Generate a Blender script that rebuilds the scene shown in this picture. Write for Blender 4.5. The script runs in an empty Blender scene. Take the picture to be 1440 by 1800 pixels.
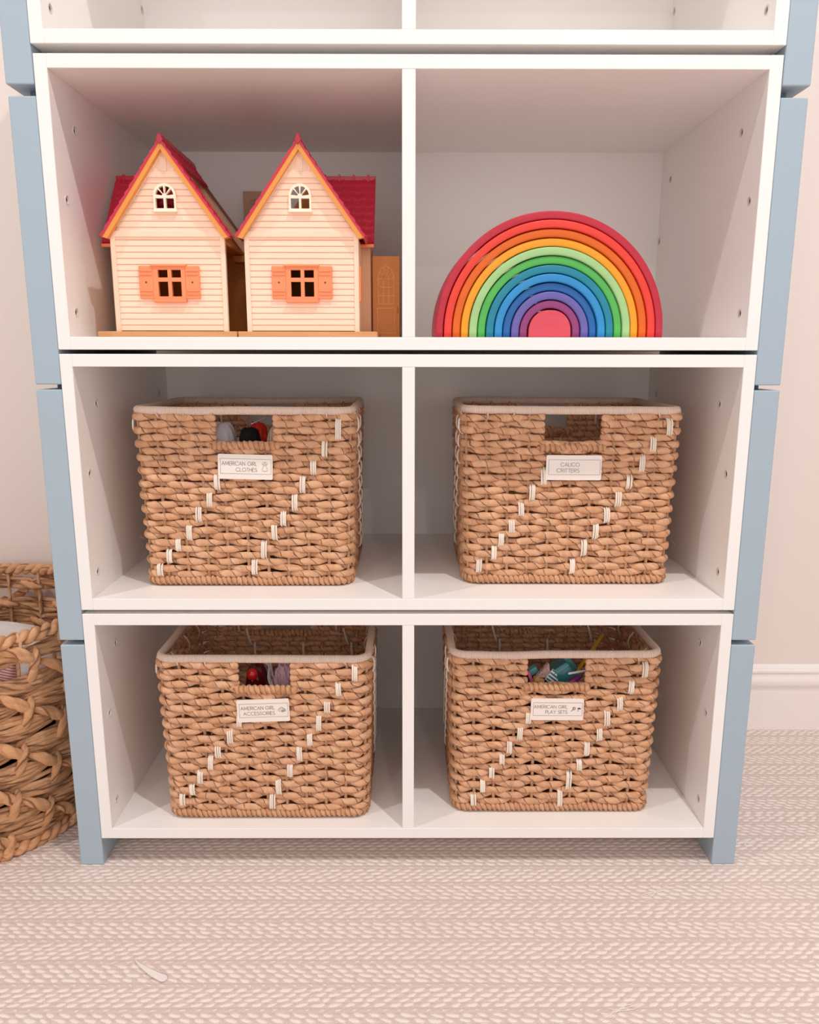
import bpy, bmesh, math, random
import numpy as np
from mathutils import Vector, Matrix
R = math.radians
PI = math.pi
rng = np.random.default_rng(7)
random.seed(7)
scene = bpy.context.scene
COL = scene.collection

# ------------------------------------------------------------------ camera
FPX = 1356.5
CAM = np.array([-0.0019, -1.0308, 0.7547])
PITCH, YAW, ROLL = 0.203, 0.0033, -0.0013
_r = np.array([math.cos(YAW), -math.sin(YAW), 0.0])
_f0 = np.array([math.sin(YAW), math.cos(YAW), 0.0])
_f = _f0 * math.cos(PITCH) - np.array([0, 0, 1.0]) * math.sin(PITCH)
_u = _f0 * math.sin(PITCH) + np.array([0, 0, 1.0]) * math.cos(PITCH)
_rc = _r * math.cos(ROLL) - _u * math.sin(ROLL)
_uc = _r * math.sin(ROLL) + _u * math.cos(ROLL)
cd = bpy.data.cameras.new('camera')
cam = bpy.data.objects.new('camera', cd)
COL.objects.link(cam)
m = Matrix.Identity(4)
for i in range(3):
    m[i][0], m[i][1], m[i][2], m[i][3] = _rc[i], _uc[i], -_f[i], CAM[i]
cam.matrix_world = m
cd.sensor_fit = 'HORIZONTAL'
cd.sensor_width = 36.0
cd.lens = 36.0 * FPX / 1440.0
cd.clip_start = 0.01
scene.camera = cam

# ------------------------------------------------------------------ world, lamps, exposure
world = bpy.data.worlds.new('world')
scene.world = world
world.use_nodes = True
bg = world.node_tree.nodes['Background']
# soft room light all round, plus an added fill glow from behind the camera to lift the cubbies
WT = world.node_tree
def wn(k, **kw):
    n = WT.nodes.new(k)
    for a, b in kw.items(): setattr(n, a, b)
    return n
_tc = wn('ShaderNodeTexCoord'); _dot = wn('ShaderNodeVectorMath', operation='DOT_PRODUCT'); _dot.inputs[1].default_value = (0.10, -0.99, -0.05)
WT.links.new(_tc.outputs['Generated'], _dot.inputs[0])
_mr = wn('ShaderNodeMapRange', interpolation_type='SMOOTHSTEP'); _mr.inputs[1].default_value = 0.70; _mr.inputs[2].default_value = 1.0
WT.links.new(_dot.outputs['Value'], _mr.inputs[0])
ROOM_BASE, FILL_GLOW = 0.60, 1.30
_mx = wn('ShaderNodeMath', operation='MULTIPLY_ADD'); _mx.inputs[1].default_value = FILL_GLOW; _mx.inputs[2].default_value = ROOM_BASE
WT.links.new(_mr.outputs[0], _mx.inputs[0]); WT.links.new(_mx.outputs[0], bg.inputs[1])
bg.inputs[0].default_value = (1.0, 0.957, 0.94, 1)

def lamp(name, loc, power, size, color):
    d = bpy.data.lights.new(name, 'AREA')
    d.shape = 'DISK'; d.size = size; d.energy = power; d.color = color
    o = bpy.data.objects.new(name, d); COL.objects.link(o)
    o.location = loc
    return o
WARM = (1.0, 0.925, 0.885)
lamp('recessed_ceiling_lamp', (0.50, -0.76, 2.64), 24, 0.045, WARM)
lamp('recessed_ceiling_lamp', (-1.25, -0.80, 2.64), 17, 0.045, WARM)
lamp('recessed_ceiling_lamp', (2.10, -0.80, 2.64), 7, 0.045, WARM)
lamp('recessed_ceiling_lamp', (0.50, -3.25, 2.64), 13, 0.07, WARM)
lamp('recessed_ceiling_lamp', (-1.25, -3.25, 2.64), 13, 0.07, WARM)

scene.view_settings.view_transform = 'Standard'
scene.view_settings.look = 'None'
scene.view_settings.gamma = 1.0
scene.view_settings.exposure = -0.20
scene.view_settings.use_curve_mapping = False
scene.cycles.max_bounces = 9
scene.cycles.diffuse_bounces = 7

# ------------------------------------------------------------------ helpers
def srgb(r, g, b):
    def c(x):
        x /= 255.0
        return x / 12.92 if x <= 0.04045 else ((x + 0.055) / 1.055) ** 2.4
    return (c(r), c(g), c(b), 1.0)

def tag(o, label=None, cat=None, group=None, kind=None):
    if label: o['label'] = label
    if cat: o['category'] = cat
    if group: o['group'] = group
    if kind: o['kind'] = kind
    return o

def empty(name, loc, rz=0.0, label=None, cat=None, group=None):
    o = bpy.data.objects.new(name, None)
    o.empty_display_size = 0.02
    COL.objects.link(o)
    o.location = loc
    o.rotation_euler = (0, 0, rz)
    tag(o, label, cat, group)
    return o

def link(name, me, mat, parent=None, smooth=False):
    o = bpy.data.objects.new(name, me)
    COL.objects.link(o)
    if mat is not None and not me.materials:
        me.materials.append(mat)
    if parent is not None: o.parent = parent
    if smooth:
        me.polygons.foreach_set('use_smooth', [True] * len(me.polygons))
    me.update()
    return o

def at(u, v, Y):
    """world (x, z) of a photo pixel at depth Y, for reading sizes off the photo"""
    d = _f + _rc * (u - 720) / FPX - _uc * (v - 900) / FPX
    k = (Y - CAM[1]) / d[1]
    return CAM[0] + k * d[0], CAM[2] + k * d[2]

class BM:
    """collects boxes, prisms and tubes into one mesh"""
    def __init__(s): s.bm = bmesh.new()
    def box(s, x0, x1, y0, y1, z0, z1, M=None):
        vs = [s.bm.verts.new(Vector(p)) for p in ((x0, y0, z0), (x1, y0, z0), (x1, y1, z0), (x0, y1, z0),
                                                  (x0, y0, z1), (x1, y0, z1), (x1, y1, z1), (x0, y1, z1))]
        for f in ((3, 2, 1, 0), (4, 5, 6, 7), (0, 1, 5, 4), (1, 2, 6, 5), (2, 3, 7, 6), (3, 0, 4, 7)):
            s.bm.faces.new([vs[i] for i in f])
        if M is not None:
            for v in vs: v.co = M @ v.co
        return s
    def prism(s, pts, y0, y1, M=None):
        """polygon given in x,z, extruded along y"""
        a = [s.bm.verts.new((p[0], y0, p[1])) for p in pts]
        b = [s.bm.verts.new((p[0], y1, p[1])) for p in pts]
        n = len(pts)
        s.bm.faces.new(a); s.bm.faces.new(b[::-1])
        for i in range(n):
            s.bm.faces.new((a[(i + 1) % n], a[i], b[i], b[(i + 1) % n]))
        if M is not None:
            for v in a + b: v.co = M @ v.co
        return s
    def cyl(s, c, r, h, axis='z', n=20, r2=None):
        r2 = r if r2 is None else r2
        a, b = [], []
        for i in range(n):
            t = 2 * PI * i / n
            for L, rr, k in ((a, r, 0), (b, r2, h)):
                p = (rr * math.cos(t), rr * math.sin(t), k)
                if axis == 'x': p = (p[2], p[0], p[1])
                elif axis == 'y': p = (p[0], p[2], p[1])
                L.append(s.bm.verts.new((c[0] + p[0], c[1] + p[1], c[2] + p[2])))
        s.bm.faces.new(a[::-1]); s.bm.faces.new(b)
        for i in range(n):
            s.bm.faces.new((a[i], a[(i + 1) % n], b[(i + 1) % n], b[i]))
        return s
    def mesh(s, bevel=0.0, seg=2):
        bmesh.ops.recalc_face_normals(s.bm, faces=s.bm.faces)
        if bevel > 0:
            bmesh.ops.bevel(s.bm, geom=list(s.bm.edges), offset=bevel, segments=seg, profile=0.5, affect='EDGES')
        me = bpy.data.meshes.new('mesh')
        s.bm.to_mesh(me); s.bm.free()
        return me
    def build(s, name, mat, parent=None, bevel=0.0, seg=2, smooth=False):
        return link(name, s.mesh(bevel, seg), mat, parent, smooth)

def boolean(me, cutters, op='DIFFERENCE'):
    """apply boolean cutters (meshes) to a mesh"""
    o = bpy.data.objects.new('work', me); COL.objects.link(o)
    cs = []
    for c in cutters:
        co = bpy.data.objects.new('cut', c[0]); COL.objects.link(co); cs.append(co)
        md = o.modifiers.new('b', 'BOOLEAN'); md.operation = c[1]; md.object = co; md.solver = 'EXACT'
    dg = bpy.context.evaluated_depsgraph_get()
    out = bpy.data.meshes.new_from_object(o.evaluated_get(dg))
    for x in cs + [o]: bpy.data.objects.remove(x)
    return out

class Q:
    """numpy quad mesh collector with uv"""
    def __init__(s): s.V = []; s.F = []; s.U = []; s.n = 0
    def tube(s, path, ra, rb=None, K=8, up=(0, 0, 1), pitch=0, lobes=0, amp=0.0, closed=False, caps=True, ph=0.0, ustart=0.0):
        P = np.asarray(path, float); N = len(P)
        if closed:
            T = np.roll(P, -1, 0) - np.roll(P, 1, 0)
        else:
            T = np.gradient(P, axis=0)
        T /= np.linalg.norm(T, axis=1)[:, None] + 1e-12
        U = np.tile(np.asarray(up, float), (N, 1)) if np.ndim(up) == 1 else np.asarray(up, float)
        S = np.cross(T, U); S /= np.linalg.norm(S, axis=1)[:, None] + 1e-12
        U2 = np.cross(S, T)
        ra = np.broadcast_to(np.asarray(ra, float), (N,)).copy()
        rb = ra.copy() if rb is None else np.broadcast_to(np.asarray(rb, float), (N,)).copy()
        if closed: P = np.vstack([P, P[:1]]); S = np.vstack([S, S[:1]]); U2 = np.vstack([U2, U2[:1]]); ra = np.append(ra, ra[0]); rb = np.append(rb, rb[0]); T = np.vstack([T, T[:1]]); N += 1
        d = np.r_[0, np.cumsum(np.linalg.norm(np.diff(P, axis=0), axis=1))] + ustart
        if caps and not closed:
            P = np.vstack([P[0] - T[0] * ra[0] * .7, P[0] - T[0] * ra[0] * .5, P, P[-1] + T[-1] * ra[-1] * .5, P[-1] + T[-1] * ra[-1] * .7])
            S = np.vstack([S[:1], S[:1], S, S[-1:], S[-1:]]); U2 = np.vstack([U2[:1], U2[:1], U2, U2[-1:], U2[-1:]])
            ra = np.r_[ra[0] * .02, ra[0] * .65, ra, ra[-1] * .65, ra[-1] * .02]
            rb = np.r_[rb[0] * .02, rb[0] * .65, rb, rb[-1] * .65, rb[-1] * .02]
            d = np.r_[d[0] - .002, d[0] - .001, d, d[-1] + .001, d[-1] + .002]; N += 4
        th = np.arange(K) / K * 2 * PI + PI
        if lobes:
            w = 1 + amp * (2 * np.abs(np.cos(lobes / 2 * (th[None, :] + 2 * PI * d[:, None] / pitch + ph))) - 1.3)
        else: w = np.ones((N, K))
        V = P[:, None, :] + S[:, None, :] * (ra[:, None] * w * np.cos(th))[..., None] + U2[:, None, :] * (rb[:, None] * w * np.sin(th))[..., None]
        i = np.arange(N - 1)[:, None]; j = np.arange(K)[None, :]; j2 = (j + 1) % K
        F = np.stack([i * K + j, i * K + j2, (i + 1) * K + j2, (i + 1) * K + j], -1).reshape(-1, 4)
        u0 = d[:-1][:, None] + 0 * j; u1 = d[1:][:, None] + 0 * j; v0 = j / K + 0 * i; v1 = (j + 1) / K + 0 * i
        UV = np.stack([np.stack([u0, v0], -1), np.stack([u0, v1], -1), np.stack([u1, v1], -1), np.stack([u1, v0], -1)], 2).reshape(-1, 4, 2)
        s.add(V.reshape(-1, 3), F, UV)
        return s
    def add(s, V, F, UV=None):
        s.V.append(V); s.F.append(F + s.n); s.n += len(V)
        s.U.append(UV if UV is not None else np.zeros((len(F), 4, 2)))
    def grid(s, V, closed_u=False):
        """V: (n, m, 3)"""
        n, mm = V.shape[:2]
        i = np.arange(n - 1)[:, None]; j = np.arange(mm - 1)[None, :]
        F = np.stack([i * mm + j, i * mm + j + 1, (i + 1) * mm + j + 1, (i + 1) * mm + j], -1).reshape(-1, 4)
        UV = np.stack([np.stack([a / n + 0 * b, b / mm + 0 * a], -1) for a, b in ((i, j), (i, j + 1), (i + 1, j + 1), (i + 1, j))], 2).reshape(-1, 4, 2)
        s.add(V.reshape(-1, 3), F, UV); return s
    def build(s, name, mat, parent=None, smooth=True):
        V = np.vstack(s.V); F = np.vstack(s.F); U = np.vstack(s.U)
        me = bpy.data.meshes.new('mesh')
        me.vertices.add(len(V)); me.vertices.foreach_set('co', V.ravel())
        me.loops.add(F.size); me.loops.foreach_set('vertex_index', F.ravel().astype(np.int32))
        me.polygons.add(len(F)); me.polygons.foreach_set('loop_start', np.arange(0, F.size, 4, dtype=np.int32))
        me.update(calc_edges=True)
        uv = me.uv_layers.new(name='UVMap'); uv.data.foreach_set('uv', U.ravel())
        me.validate()
        return link(name, me, mat, parent, smooth)

# ------------------------------------------------------------------ materials
class N:
    def __init__(s, name, rough=0.5, spec=0.5):
        s.m = bpy.data.materials.new(name); s.m.use_nodes = True
        s.t = s.m.node_tree; s.b = s.t.nodes['Principled BSDF']
        s.b.inputs['Roughness'].default_value = rough
        s.b.inputs['Specular IOR Level'].default_value = spec
    def new(s, k, **kw):
        n = s.t.nodes.new(k)
        for a, b in kw.items(): setattr(n, a, b)
        return n
    def put(s, sock, v):
        if isinstance(v, bpy.types.NodeSocket): s.t.links.new(v, sock)
        else: sock.default_value = v
    def math(s, op, a, b=0.0, c=0.0, clamp=False):
        n = s.new('ShaderNodeMath', operation=op, use_clamp=clamp)
        s.put(n.inputs[0], a); s.put(n.inputs[1], b); s.put(n.inputs[2], c)
        return n.outputs[0]
    def noise(s, scale, vec=None, detail=2.0, rough=0.5):
        n = s.new('ShaderNodeTexNoise'); n.inputs['Scale'].default_value = scale
        n.inputs['Detail'].default_value = detail; n.inputs['Roughness'].default_value = rough
        if vec is not None: s.t.links.new(vec, n.inputs['Vector'])
        return n.outputs['Fac']
    def coords(s, which='Object'):
        return s.new('ShaderNodeTexCoord').outputs[which]
    def sep(s, v):
        n = s.new('ShaderNodeSeparateXYZ'); s.t.links.new(v, n.inputs[0]); return n.outputs
    def comb(s, x, y, z=0.0):
        n = s.new('ShaderNodeCombineXYZ'); s.put(n.inputs[0], x); s.put(n.inputs[1], y); s.put(n.inputs[2], z); return n.outputs[0]
    def mix(s, f, a, b):
        n = s.new('ShaderNodeMix', data_type='RGBA'); s.put(n.inputs[0], f); s.put(n.inputs[6], a); s.put(n.inputs[7], b); return n.outputs[2]
    def ramp(s, f, stops):
        n = s.new('ShaderNodeValToRGB'); e = n.color_ramp.elements
        while len(e) < len(stops): e.new(0.5)
        for k, (p, c) in zip(e, stops): k.position = p; k.color = c
        s.put(n.inputs[0], f); return n.outputs[0]
    def smooth(s, x, a, b):
        n = s.new('ShaderNodeMapRange', interpolation_type='SMOOTHSTEP')
        s.put(n.inputs[0], x); n.inputs[1].default_value = a; n.inputs[2].default_value = b; return n.outputs[0]
    def bump(s, h, strength=0.5, dist=0.001):
        n = s.new('ShaderNodeBump'); n.inputs['Strength'].default_value = strength; n.inputs['Distance'].default_value = dist
        s.t.links.new(h, n.inputs['Height']); s.t.links.new(n.outputs[0], s.b.inputs['Normal'])
    def color(s, c): s.put(s.b.inputs['Base Color'], c)

def paint(name, c, rough=0.4, var=0.03, scale=6.0, bump=0.0, spec=0.4):
    n = N(name, rough, spec)
    f = n.noise(scale, n.coords(), 3)
    a = tuple(x * (1 - var) for x in c[:3]) + (1,); b = tuple(min(1, x * (1 + var)) for x in c[:3]) + (1,)
    n.color(n.mix(f, a, b))
    if bump: n.bump(n.noise(900, n.coords(), 2), bump, 0.0004)
    return n.m

WHITE = paint('white_cabinet_paint', srgb(246, 243, 240), 0.38, 0.012, 4)
BLUE = paint('pale_blue_paint', srgb(168, 186, 199), 0.42, 0.015, 5)
BLUE_D = paint('slate_blue_foot', srgb(92, 120, 138), 0.5)
WALL = paint('cream_wall_paint', srgb(237, 222, 214), 0.6, 0.012, 2, 0.1)
TRIM = paint('white_trim_paint', srgb(244, 234, 229), 0.3, 0.01, 2)
SOCK = paint('painted_hole_dark', srgb(50, 38, 34), 0.7)
SOCKW = paint('white_pin_collar', srgb(228, 214, 208), 0.35)
TAG = paint('ivory_tag_plastic', srgb(243, 232, 224), 0.35, 0.01)
INK = paint('grey_ink', srgb(70, 66, 66), 0.6)

def carpet():
    n = N('herringbone_carpet', 0.95, 0.1)
    o = n.coords('Object')
    wob = n.noise(28, o, 2)
    x, y, z = n.sep(o)
    y = n.math('ADD', y, n.math('MULTIPLY', n.math('SUBTRACT', wob, 0.5), 0.004))
    band = n.math('DIVIDE', n.math('ADD', y, 0.0088), 0.0367)
    b = n.math('FLOOR', band)
    f = n.math('SUBTRACT', band, b)
    par = n.math('FLOORED_MODULO', b, 2.0)
    sign = n.math('SUBTRACT', n.math('MULTIPLY', par, 2.0), 1.0)
    f5 = n.math('MULTIPLY', f, 5.0)
    r = n.math('FLOOR', f5)
    rv = n.math('SUBTRACT', n.math('SUBTRACT', f5, r), 0.5)
    rowid = n.math('ADD', n.math('MULTIPLY', b, 5.0), r)
    jit = n.new('ShaderNodeTexWhiteNoise', noise_dimensions='1D'); n.put(jit.inputs['W'], rowid)
    sh = n.math('MULTIPLY', n.math('MULTIPLY', sign, r), 0.38)
    j2 = n.math('MULTIPLY', jit.outputs[0], 0.22)
    wx = n.math('MULTIPLY', n.math('SUBTRACT', n.noise(60, o, 1), 0.5), 0.8)
    u = n.math('ADD', n.math('ADD', n.math('ADD', n.math('DIVIDE', x, 0.0180), sh), j2), wx)
    def dash(off):
        uu = n.math('ADD', u, off)
        fl = n.math('FLOOR', uu)
        uf = n.math('SUBTRACT', n.math('SUBTRACT', uu, fl), 0.5)
        tilt = n.math('MULTIPLY', n.math('MULTIPLY', uf, sign), 0.62)
        a = n.math('POWER', n.math('DIVIDE', uf, 0.40), 2.0)
        c = n.math('POWER', n.math('DIVIDE', n.math('SUBTRACT', rv, tilt), 0.40), 2.0)
        return n.math('SQRT', n.math('ADD', a, c))
    dl = dash(0.0); dd = dash(0.5)
    edge = n.math('MULTIPLY', n.math('SUBTRACT', n.noise(600, o, 2), 0.5), 1.1)
    first = n.math('LESS_THAN', r, 0.5)
    dl2 = n.math('ADD', n.math('ADD', dl, edge), n.math('MULTIPLY', first, 0.55))
    light = n.math('SUBTRACT', 1.0, n.smooth(dl2, 0.62, 1.12))
    hl = n.math('SUBTRACT', 1.0, n.smooth(dl, 0.2, 1.25))
    hd = n.math('SUBTRACT', 1.0, n.smooth(dd, 0.2, 1.3))
    # fine spun fibres across each stitch
    sx = n.comb(n.math('MULTIPLY', x, 1500.0), n.math('MULTIPLY', y, 260.0), 0.0)
    fib = n.noise(1.0, sx, 2)
    dark = n.mix(fib, srgb(196, 175, 166), srgb(236, 219, 210))
    lite = n.mix(fib, srgb(234, 220, 212), srgb(252, 242, 236))
    big = n.noise(3.0, o, 2)
    colr = n.mix(light, dark, lite)
    colr = n.mix(n.math('MULTIPLY', n.smooth(big, 0.55, 0.8), 0.25), colr, srgb(222, 200, 190))
    n.color(colr)
    h = n.math('ADD', n.math('MULTIPLY', n.math('MAXIMUM', hl, n.math('MULTIPLY', hd, 0.8)), 1.0), n.math('MULTIPLY', fib, 0.4))
    n.bump(h, 0.42, 0.0015)
    return n.m
CARPET = carpet()

def straw(name, c1, c2, cd, pitch=0.024, crease=0.10, dist=0.0012, along=260.0, lines=0.6, streak=0.0, warp=0.9, fl2=90.0):
    """twisted dried-leaf strand: uv.x metres along, uv.y once around"""
    n = N(name, 0.62, 0.3)
    uv = n.coords('UV'); u, v, _ = n.sep(uv)
    ob = n.coords('Object')
    h = n.math('ADD', n.math('DIVIDE', u, pitch), v)
    h = n.math('ADD', h, n.math('MULTIPLY', n.noise(45, ob, 2), warp))
    fl = n.math('FLOOR', h); fr = n.math('SUBTRACT', h, fl)
    wn = n.new('ShaderNodeTexWhiteNoise', noise_dimensions='2D')
    n.put(wn.inputs['Vector'], n.comb(fl, n.math('FLOOR', n.math('MULTIPLY', n.noise(9, ob, 0), 40.0)), 0.0))
    hx = n.comb(n.math('MULTIPLY', h, 26.0), n.math('MULTIPLY', n.math('SUBTRACT', u, n.math('MULTIPLY', v, pitch)), along), 0.0)
    st = n.noise(1.0, hx, 3)
    base = n.mix(n.math('ADD', n.math('MULTIPLY', st, 0.6), n.math('MULTIPLY', wn.outputs[0], 0.4)), c1, c2)
    e = n.math('MINIMUM', fr, n.math('SUBTRACT', 1.0, fr))
    ridge = n.math('SUBTRACT', 1.0, n.smooth(e, 0.0, crease))
    base = n.mix(n.math('MULTIPLY', ridge, lines), base, cd)
    hh = n.math('ADD', n.math('MULTIPLY', n.smooth(e, 0.0, 0.3), 1.0), n.math('MULTIPLY', st, 0.35))
    if streak:
        # thin fibres that run with the leaf, and odd brown edges
        fx = n.comb(n.math('MULTIPLY', h, 60.0), n.math('MULTIPLY', n.math('SUBTRACT', u, n.math('MULTIPLY', v, pitch)), fl2), 3.0)
        s2 = n.noise(1.0, fx, 2, 0.6)
        base = n.mix(n.math('MULTIPLY', n.smooth(s2, 0.60, 0.76), streak), base, cd)
        pale = tuple(min(1, q * 1.18) for q in c2[:3]) + (1,)
        base = n.mix(n.math('MULTIPLY', n.smooth(s2, 0.46, 0.30), streak * .5), base, pale)
        hh = n.math('ADD', hh, n.math('MULTIPLY', s2, 0.5))
    n.color(base)
    n.bump(hh, 0.9, dist)
    return n.m
STRAW = straw('seagrass_strand', srgb(202, 140, 98), srgb(246, 200, 162), srgb(88, 46, 26), pitch=0.021, crease=0.055, lines=0.95, streak=0.5, dist=0.0014)
STAKE = straw('pale_stake', srgb(190, 146, 108), srgb(214, 172, 136), srgb(150, 100, 66), pitch=0.03)
RIMM = straw('whitewashed_cane_rim', srgb(232, 204, 186), srgb(248, 228, 212), srgb(170, 130, 106), pitch=0.0021, crease=0.16, dist=0.0006, lines=0.5)
STITCH = straw('ivory_cane_stitch', srgb(236, 222, 205), srgb(248, 238, 226), srgb(214, 190, 165), pitch=0.2, crease=0.03, dist=0.0002)
BRAID = straw('braided_seagrass', srgb(190, 130, 88), srgb(230, 182, 144), srgb(112, 62, 34), pitch=0.0075, crease=0.12, lines=0.8)
HYA = straw('water_hyacinth_strand', srgb(182, 126, 84), srgb(236, 186, 142), srgb(96, 54, 30), pitch=0.10, crease=0.14, dist=0.0020, along=60.0, lines=0.8, streak=0.6, warp=0.25, fl2=18.0)
HYAB = straw('water_hyacinth_braid', srgb(188, 128, 84), srgb(238, 186, 142), srgb(100, 56, 30), pitch=0.06, crease=0.09, dist=0.0012, along=90.0, lines=0.8, streak=0.6, warp=0.25, fl2=18.0)

def plastic(name, c, rough=0.35, var=0.03, spec=0.5):
    return paint(name, c, rough, var, 30, 0, spec)
CREAM = plastic('cream_house_plastic', srgb(252, 218, 192), 0.45)
CREAM_W = plastic('pale_window_plastic', srgb(255, 236, 212), 0.4)
ORANGE = plastic('coral_shutter_plastic', srgb(246, 146, 96), 0.4)
AMBER = plastic('amber_trim_plastic', srgb(232, 150, 62), 0.4)
ROOF = plastic('raspberry_roof_plastic', srgb(200, 36, 66), 0.3)
BROWN = plastic('ochre_interior_plastic', srgb(206, 132, 44), 0.5)
DOORB = plastic('caramel_door_plastic', srgb(222, 140, 52), 0.4)
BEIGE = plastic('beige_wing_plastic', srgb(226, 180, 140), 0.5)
DKBR = plastic('dark_roof_underside_plastic', srgb(120, 60, 36), 0.5)

def wood(name, c1, c2, scale=1.0):
    n = N(name, 0.45, 0.4)
    o = n.coords(); x, y, z = n.sep(o)
    st = n.noise(1.0, n.comb(n.math('MULTIPLY', x, 18 * scale), n.math('MULTIPLY', y, 200 * scale), n.math('MULTIPLY', z, 200 * scale)), 3)
    n.color(n.mix(st, c1, c2)); n.bump(st, 0.15, 0.0003)
    return n.m
BASEW = wood('tan_base_board', srgb(196, 138, 88), srgb(222, 168, 116))

# ------------------------------------------------------------------ the room
W = 0.9144; T = 0.0164; H = 0.351; A0 = 0.0451; PT = 0.3571; DEP = 0.399; TB = 0.0351; YW = 0.44
def zfl(k): return A0 + (4 - k) * PT + T

def floor_mesh():
    b = BM(); b.box(-2.6, 2.6, -3.6, YW + 0.1, -0.05, 0.0); return b.mesh()
fl = link('floor', floor_mesh(), CARPET); tag(fl, kind='structure')
wb = BM(); wb.box(-2.6, 2.6, YW, YW + 0.1, 0.0, 2.7)
tag(wb.build('wall_back', WALL), kind='structure')

def baseboard():
    # profile in (distance from wall, z)
    pr = [(0, 0), (.013, 0), (.013, .091)]
    for i in range(9):
        t = i / 8 * PI
        pr.append((.0135 + .006 * math.sin(t), .0935 + .0115 * (1 - math.cos(t))))
    pr += [(.009, .1170), (.009, .1195)]
    for i in range(7):
        t = i / 6 * PI
        pr.append((.0075 + .0045 * math.sin(t), .1200 + .0050 * (1 - math.cos(t))))
    pr += [(.004, .1330), (.0, .1370)]
    b = bmesh.new()
    A = [b.verts.new((-2.6, YW - p, z)) for p, z in pr]; Bv = [b.verts.new((2.6, YW - p, z)) for p, z in pr]
    for i in range(len(pr) - 1): b.faces.new((A[i], A[i + 1], Bv[i + 1], Bv[i]))
    b.faces.new((A[-1], A[0], Bv[0], Bv[-1])); b.faces.new(A); b.faces.new(Bv[::-1])
    bmesh.ops.recalc_face_normals(b, faces=b.faces)
    me = bpy.data.meshes.new('mesh'); b.to_mesh(me); b.free(); return me
tag(link('baseboard_back', baseboard(), TRIM), kind='structure')

# ------------------------------------------------------------------ shelf units
HOLES = [(.0265, .032), (.0265, .1725), (.069, .266), (.390, .032), (.390, .1725), (.350, .266)]
def side_board_mesh(sign, h=H):
    b = BM()
    x0, x1 = (-W / 2, -W / 2 + T) if sign < 0 else (W / 2 - T, W / 2)
    b.box(x0, x1, 0, DEP, 0, h)
    me = b.mesh(0.0006, 1)
    c = BM()
    xi = -W / 2 + T if sign < 0 else W / 2 - T
    for y, z in HOLES:
        c.cyl((xi - .010, y, z + T), .0047, .020, 'x', 24)
    return boolean(me, [(c.mesh(), 'DIFFERENCE')])

UNIT_LABELS = {
    1: 'white cubby shelf unit with blue side legs, topmost, empty and cut by the frame',
    2: 'white cubby shelf unit with blue side legs holding the toy houses and rainbow',
    3: 'white cubby shelf unit with blue side legs, second from the floor, holding two baskets',
    4: 'white cubby shelf unit with blue side legs, lowest of the stack, standing on the carpet',
}
def make_unit(k, dy=0.0, dz=0.0, h=H):
    r = empty('shelf_unit', (0, dy, (4 - k) * PT + dz), 0, UNIT_LABELS[k], 'shelf unit', 'stacked cubby shelf units')
    z0 = A0
    def board(name, *bx):
        b = BM(); b.box(*bx); return b.build(name, WHITE, r, 0.0007, 2)
    for s in (-1, 1):
        o = link('side_board', side_board_mesh(s, h), WHITE, r); o.location = (0, 0, z0)
        xi = s * (W / 2 - T)
        for y, z in HOLES:
            b = Q()
            t = np.linspace(0, 2 * PI, 25)[:-1]
            ring = np.stack([np.full(24, xi - s * .0001), y + .0054 * np.cos(t), z0 + z + T + .0054 * np.sin(t)], 1)
            b.tube(ring, .0008, K=6, up=(1, 0, 0), closed=True)
            col = b.build('pin_collar', SOCKW, o); col.location = (0, 0, -z0)
            c = BM(); c.cyl((xi + s * .0015, y, z0 + z + T), .0038, s * .0035, 'x', 16)  # near-black disc set in each pin hole, painting in its dark inside
            c.cyl((xi + s * .0009, y, z0 + z + T), .0014, s * .0015, 'x', 10)
            c2 = c.build('hole_dark_disc', SOCK, o); c2.location = (0, 0, -z0)
    board('top_board', -W / 2 + T, W / 2 - T, 0, DEP, z0 + h - T, z0 + h)
    board('bottom_board', -W / 2 + T, W / 2 - T, 0, DEP, z0, z0 + T)
    board('divider', -.0084, .0084, .0003, DEP, z0 + T, z0 + h - T)
    board('back_panel', -W / 2, W / 2, DEP, DEP + .008, z0, z0 + h)
    for s in (-1, 1):
        x0, x1 = sorted((s * (W / 2 + .0006), s * (W / 2 + TB)))
        b = BM(); b.box(x0, x1, .0008, DEP + .006, 0, .350)
        b.build('leg_panel', BLUE, r, 0.0018, 3)
        if k < 4:
            for y in (.035, .36):
                b = BM(); b.cyl((s * (W / 2 + .012), y, -.0070), .0085, .0072, 'z', 20)
                b.build('stacking_peg', BLUE_D, r, 0.0007, 1, False)
    return r
make_unit(4)
make_unit(3)
make_unit(2, 0, -.0006, .3522)
make_unit(1, -.003, .0042)

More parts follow.
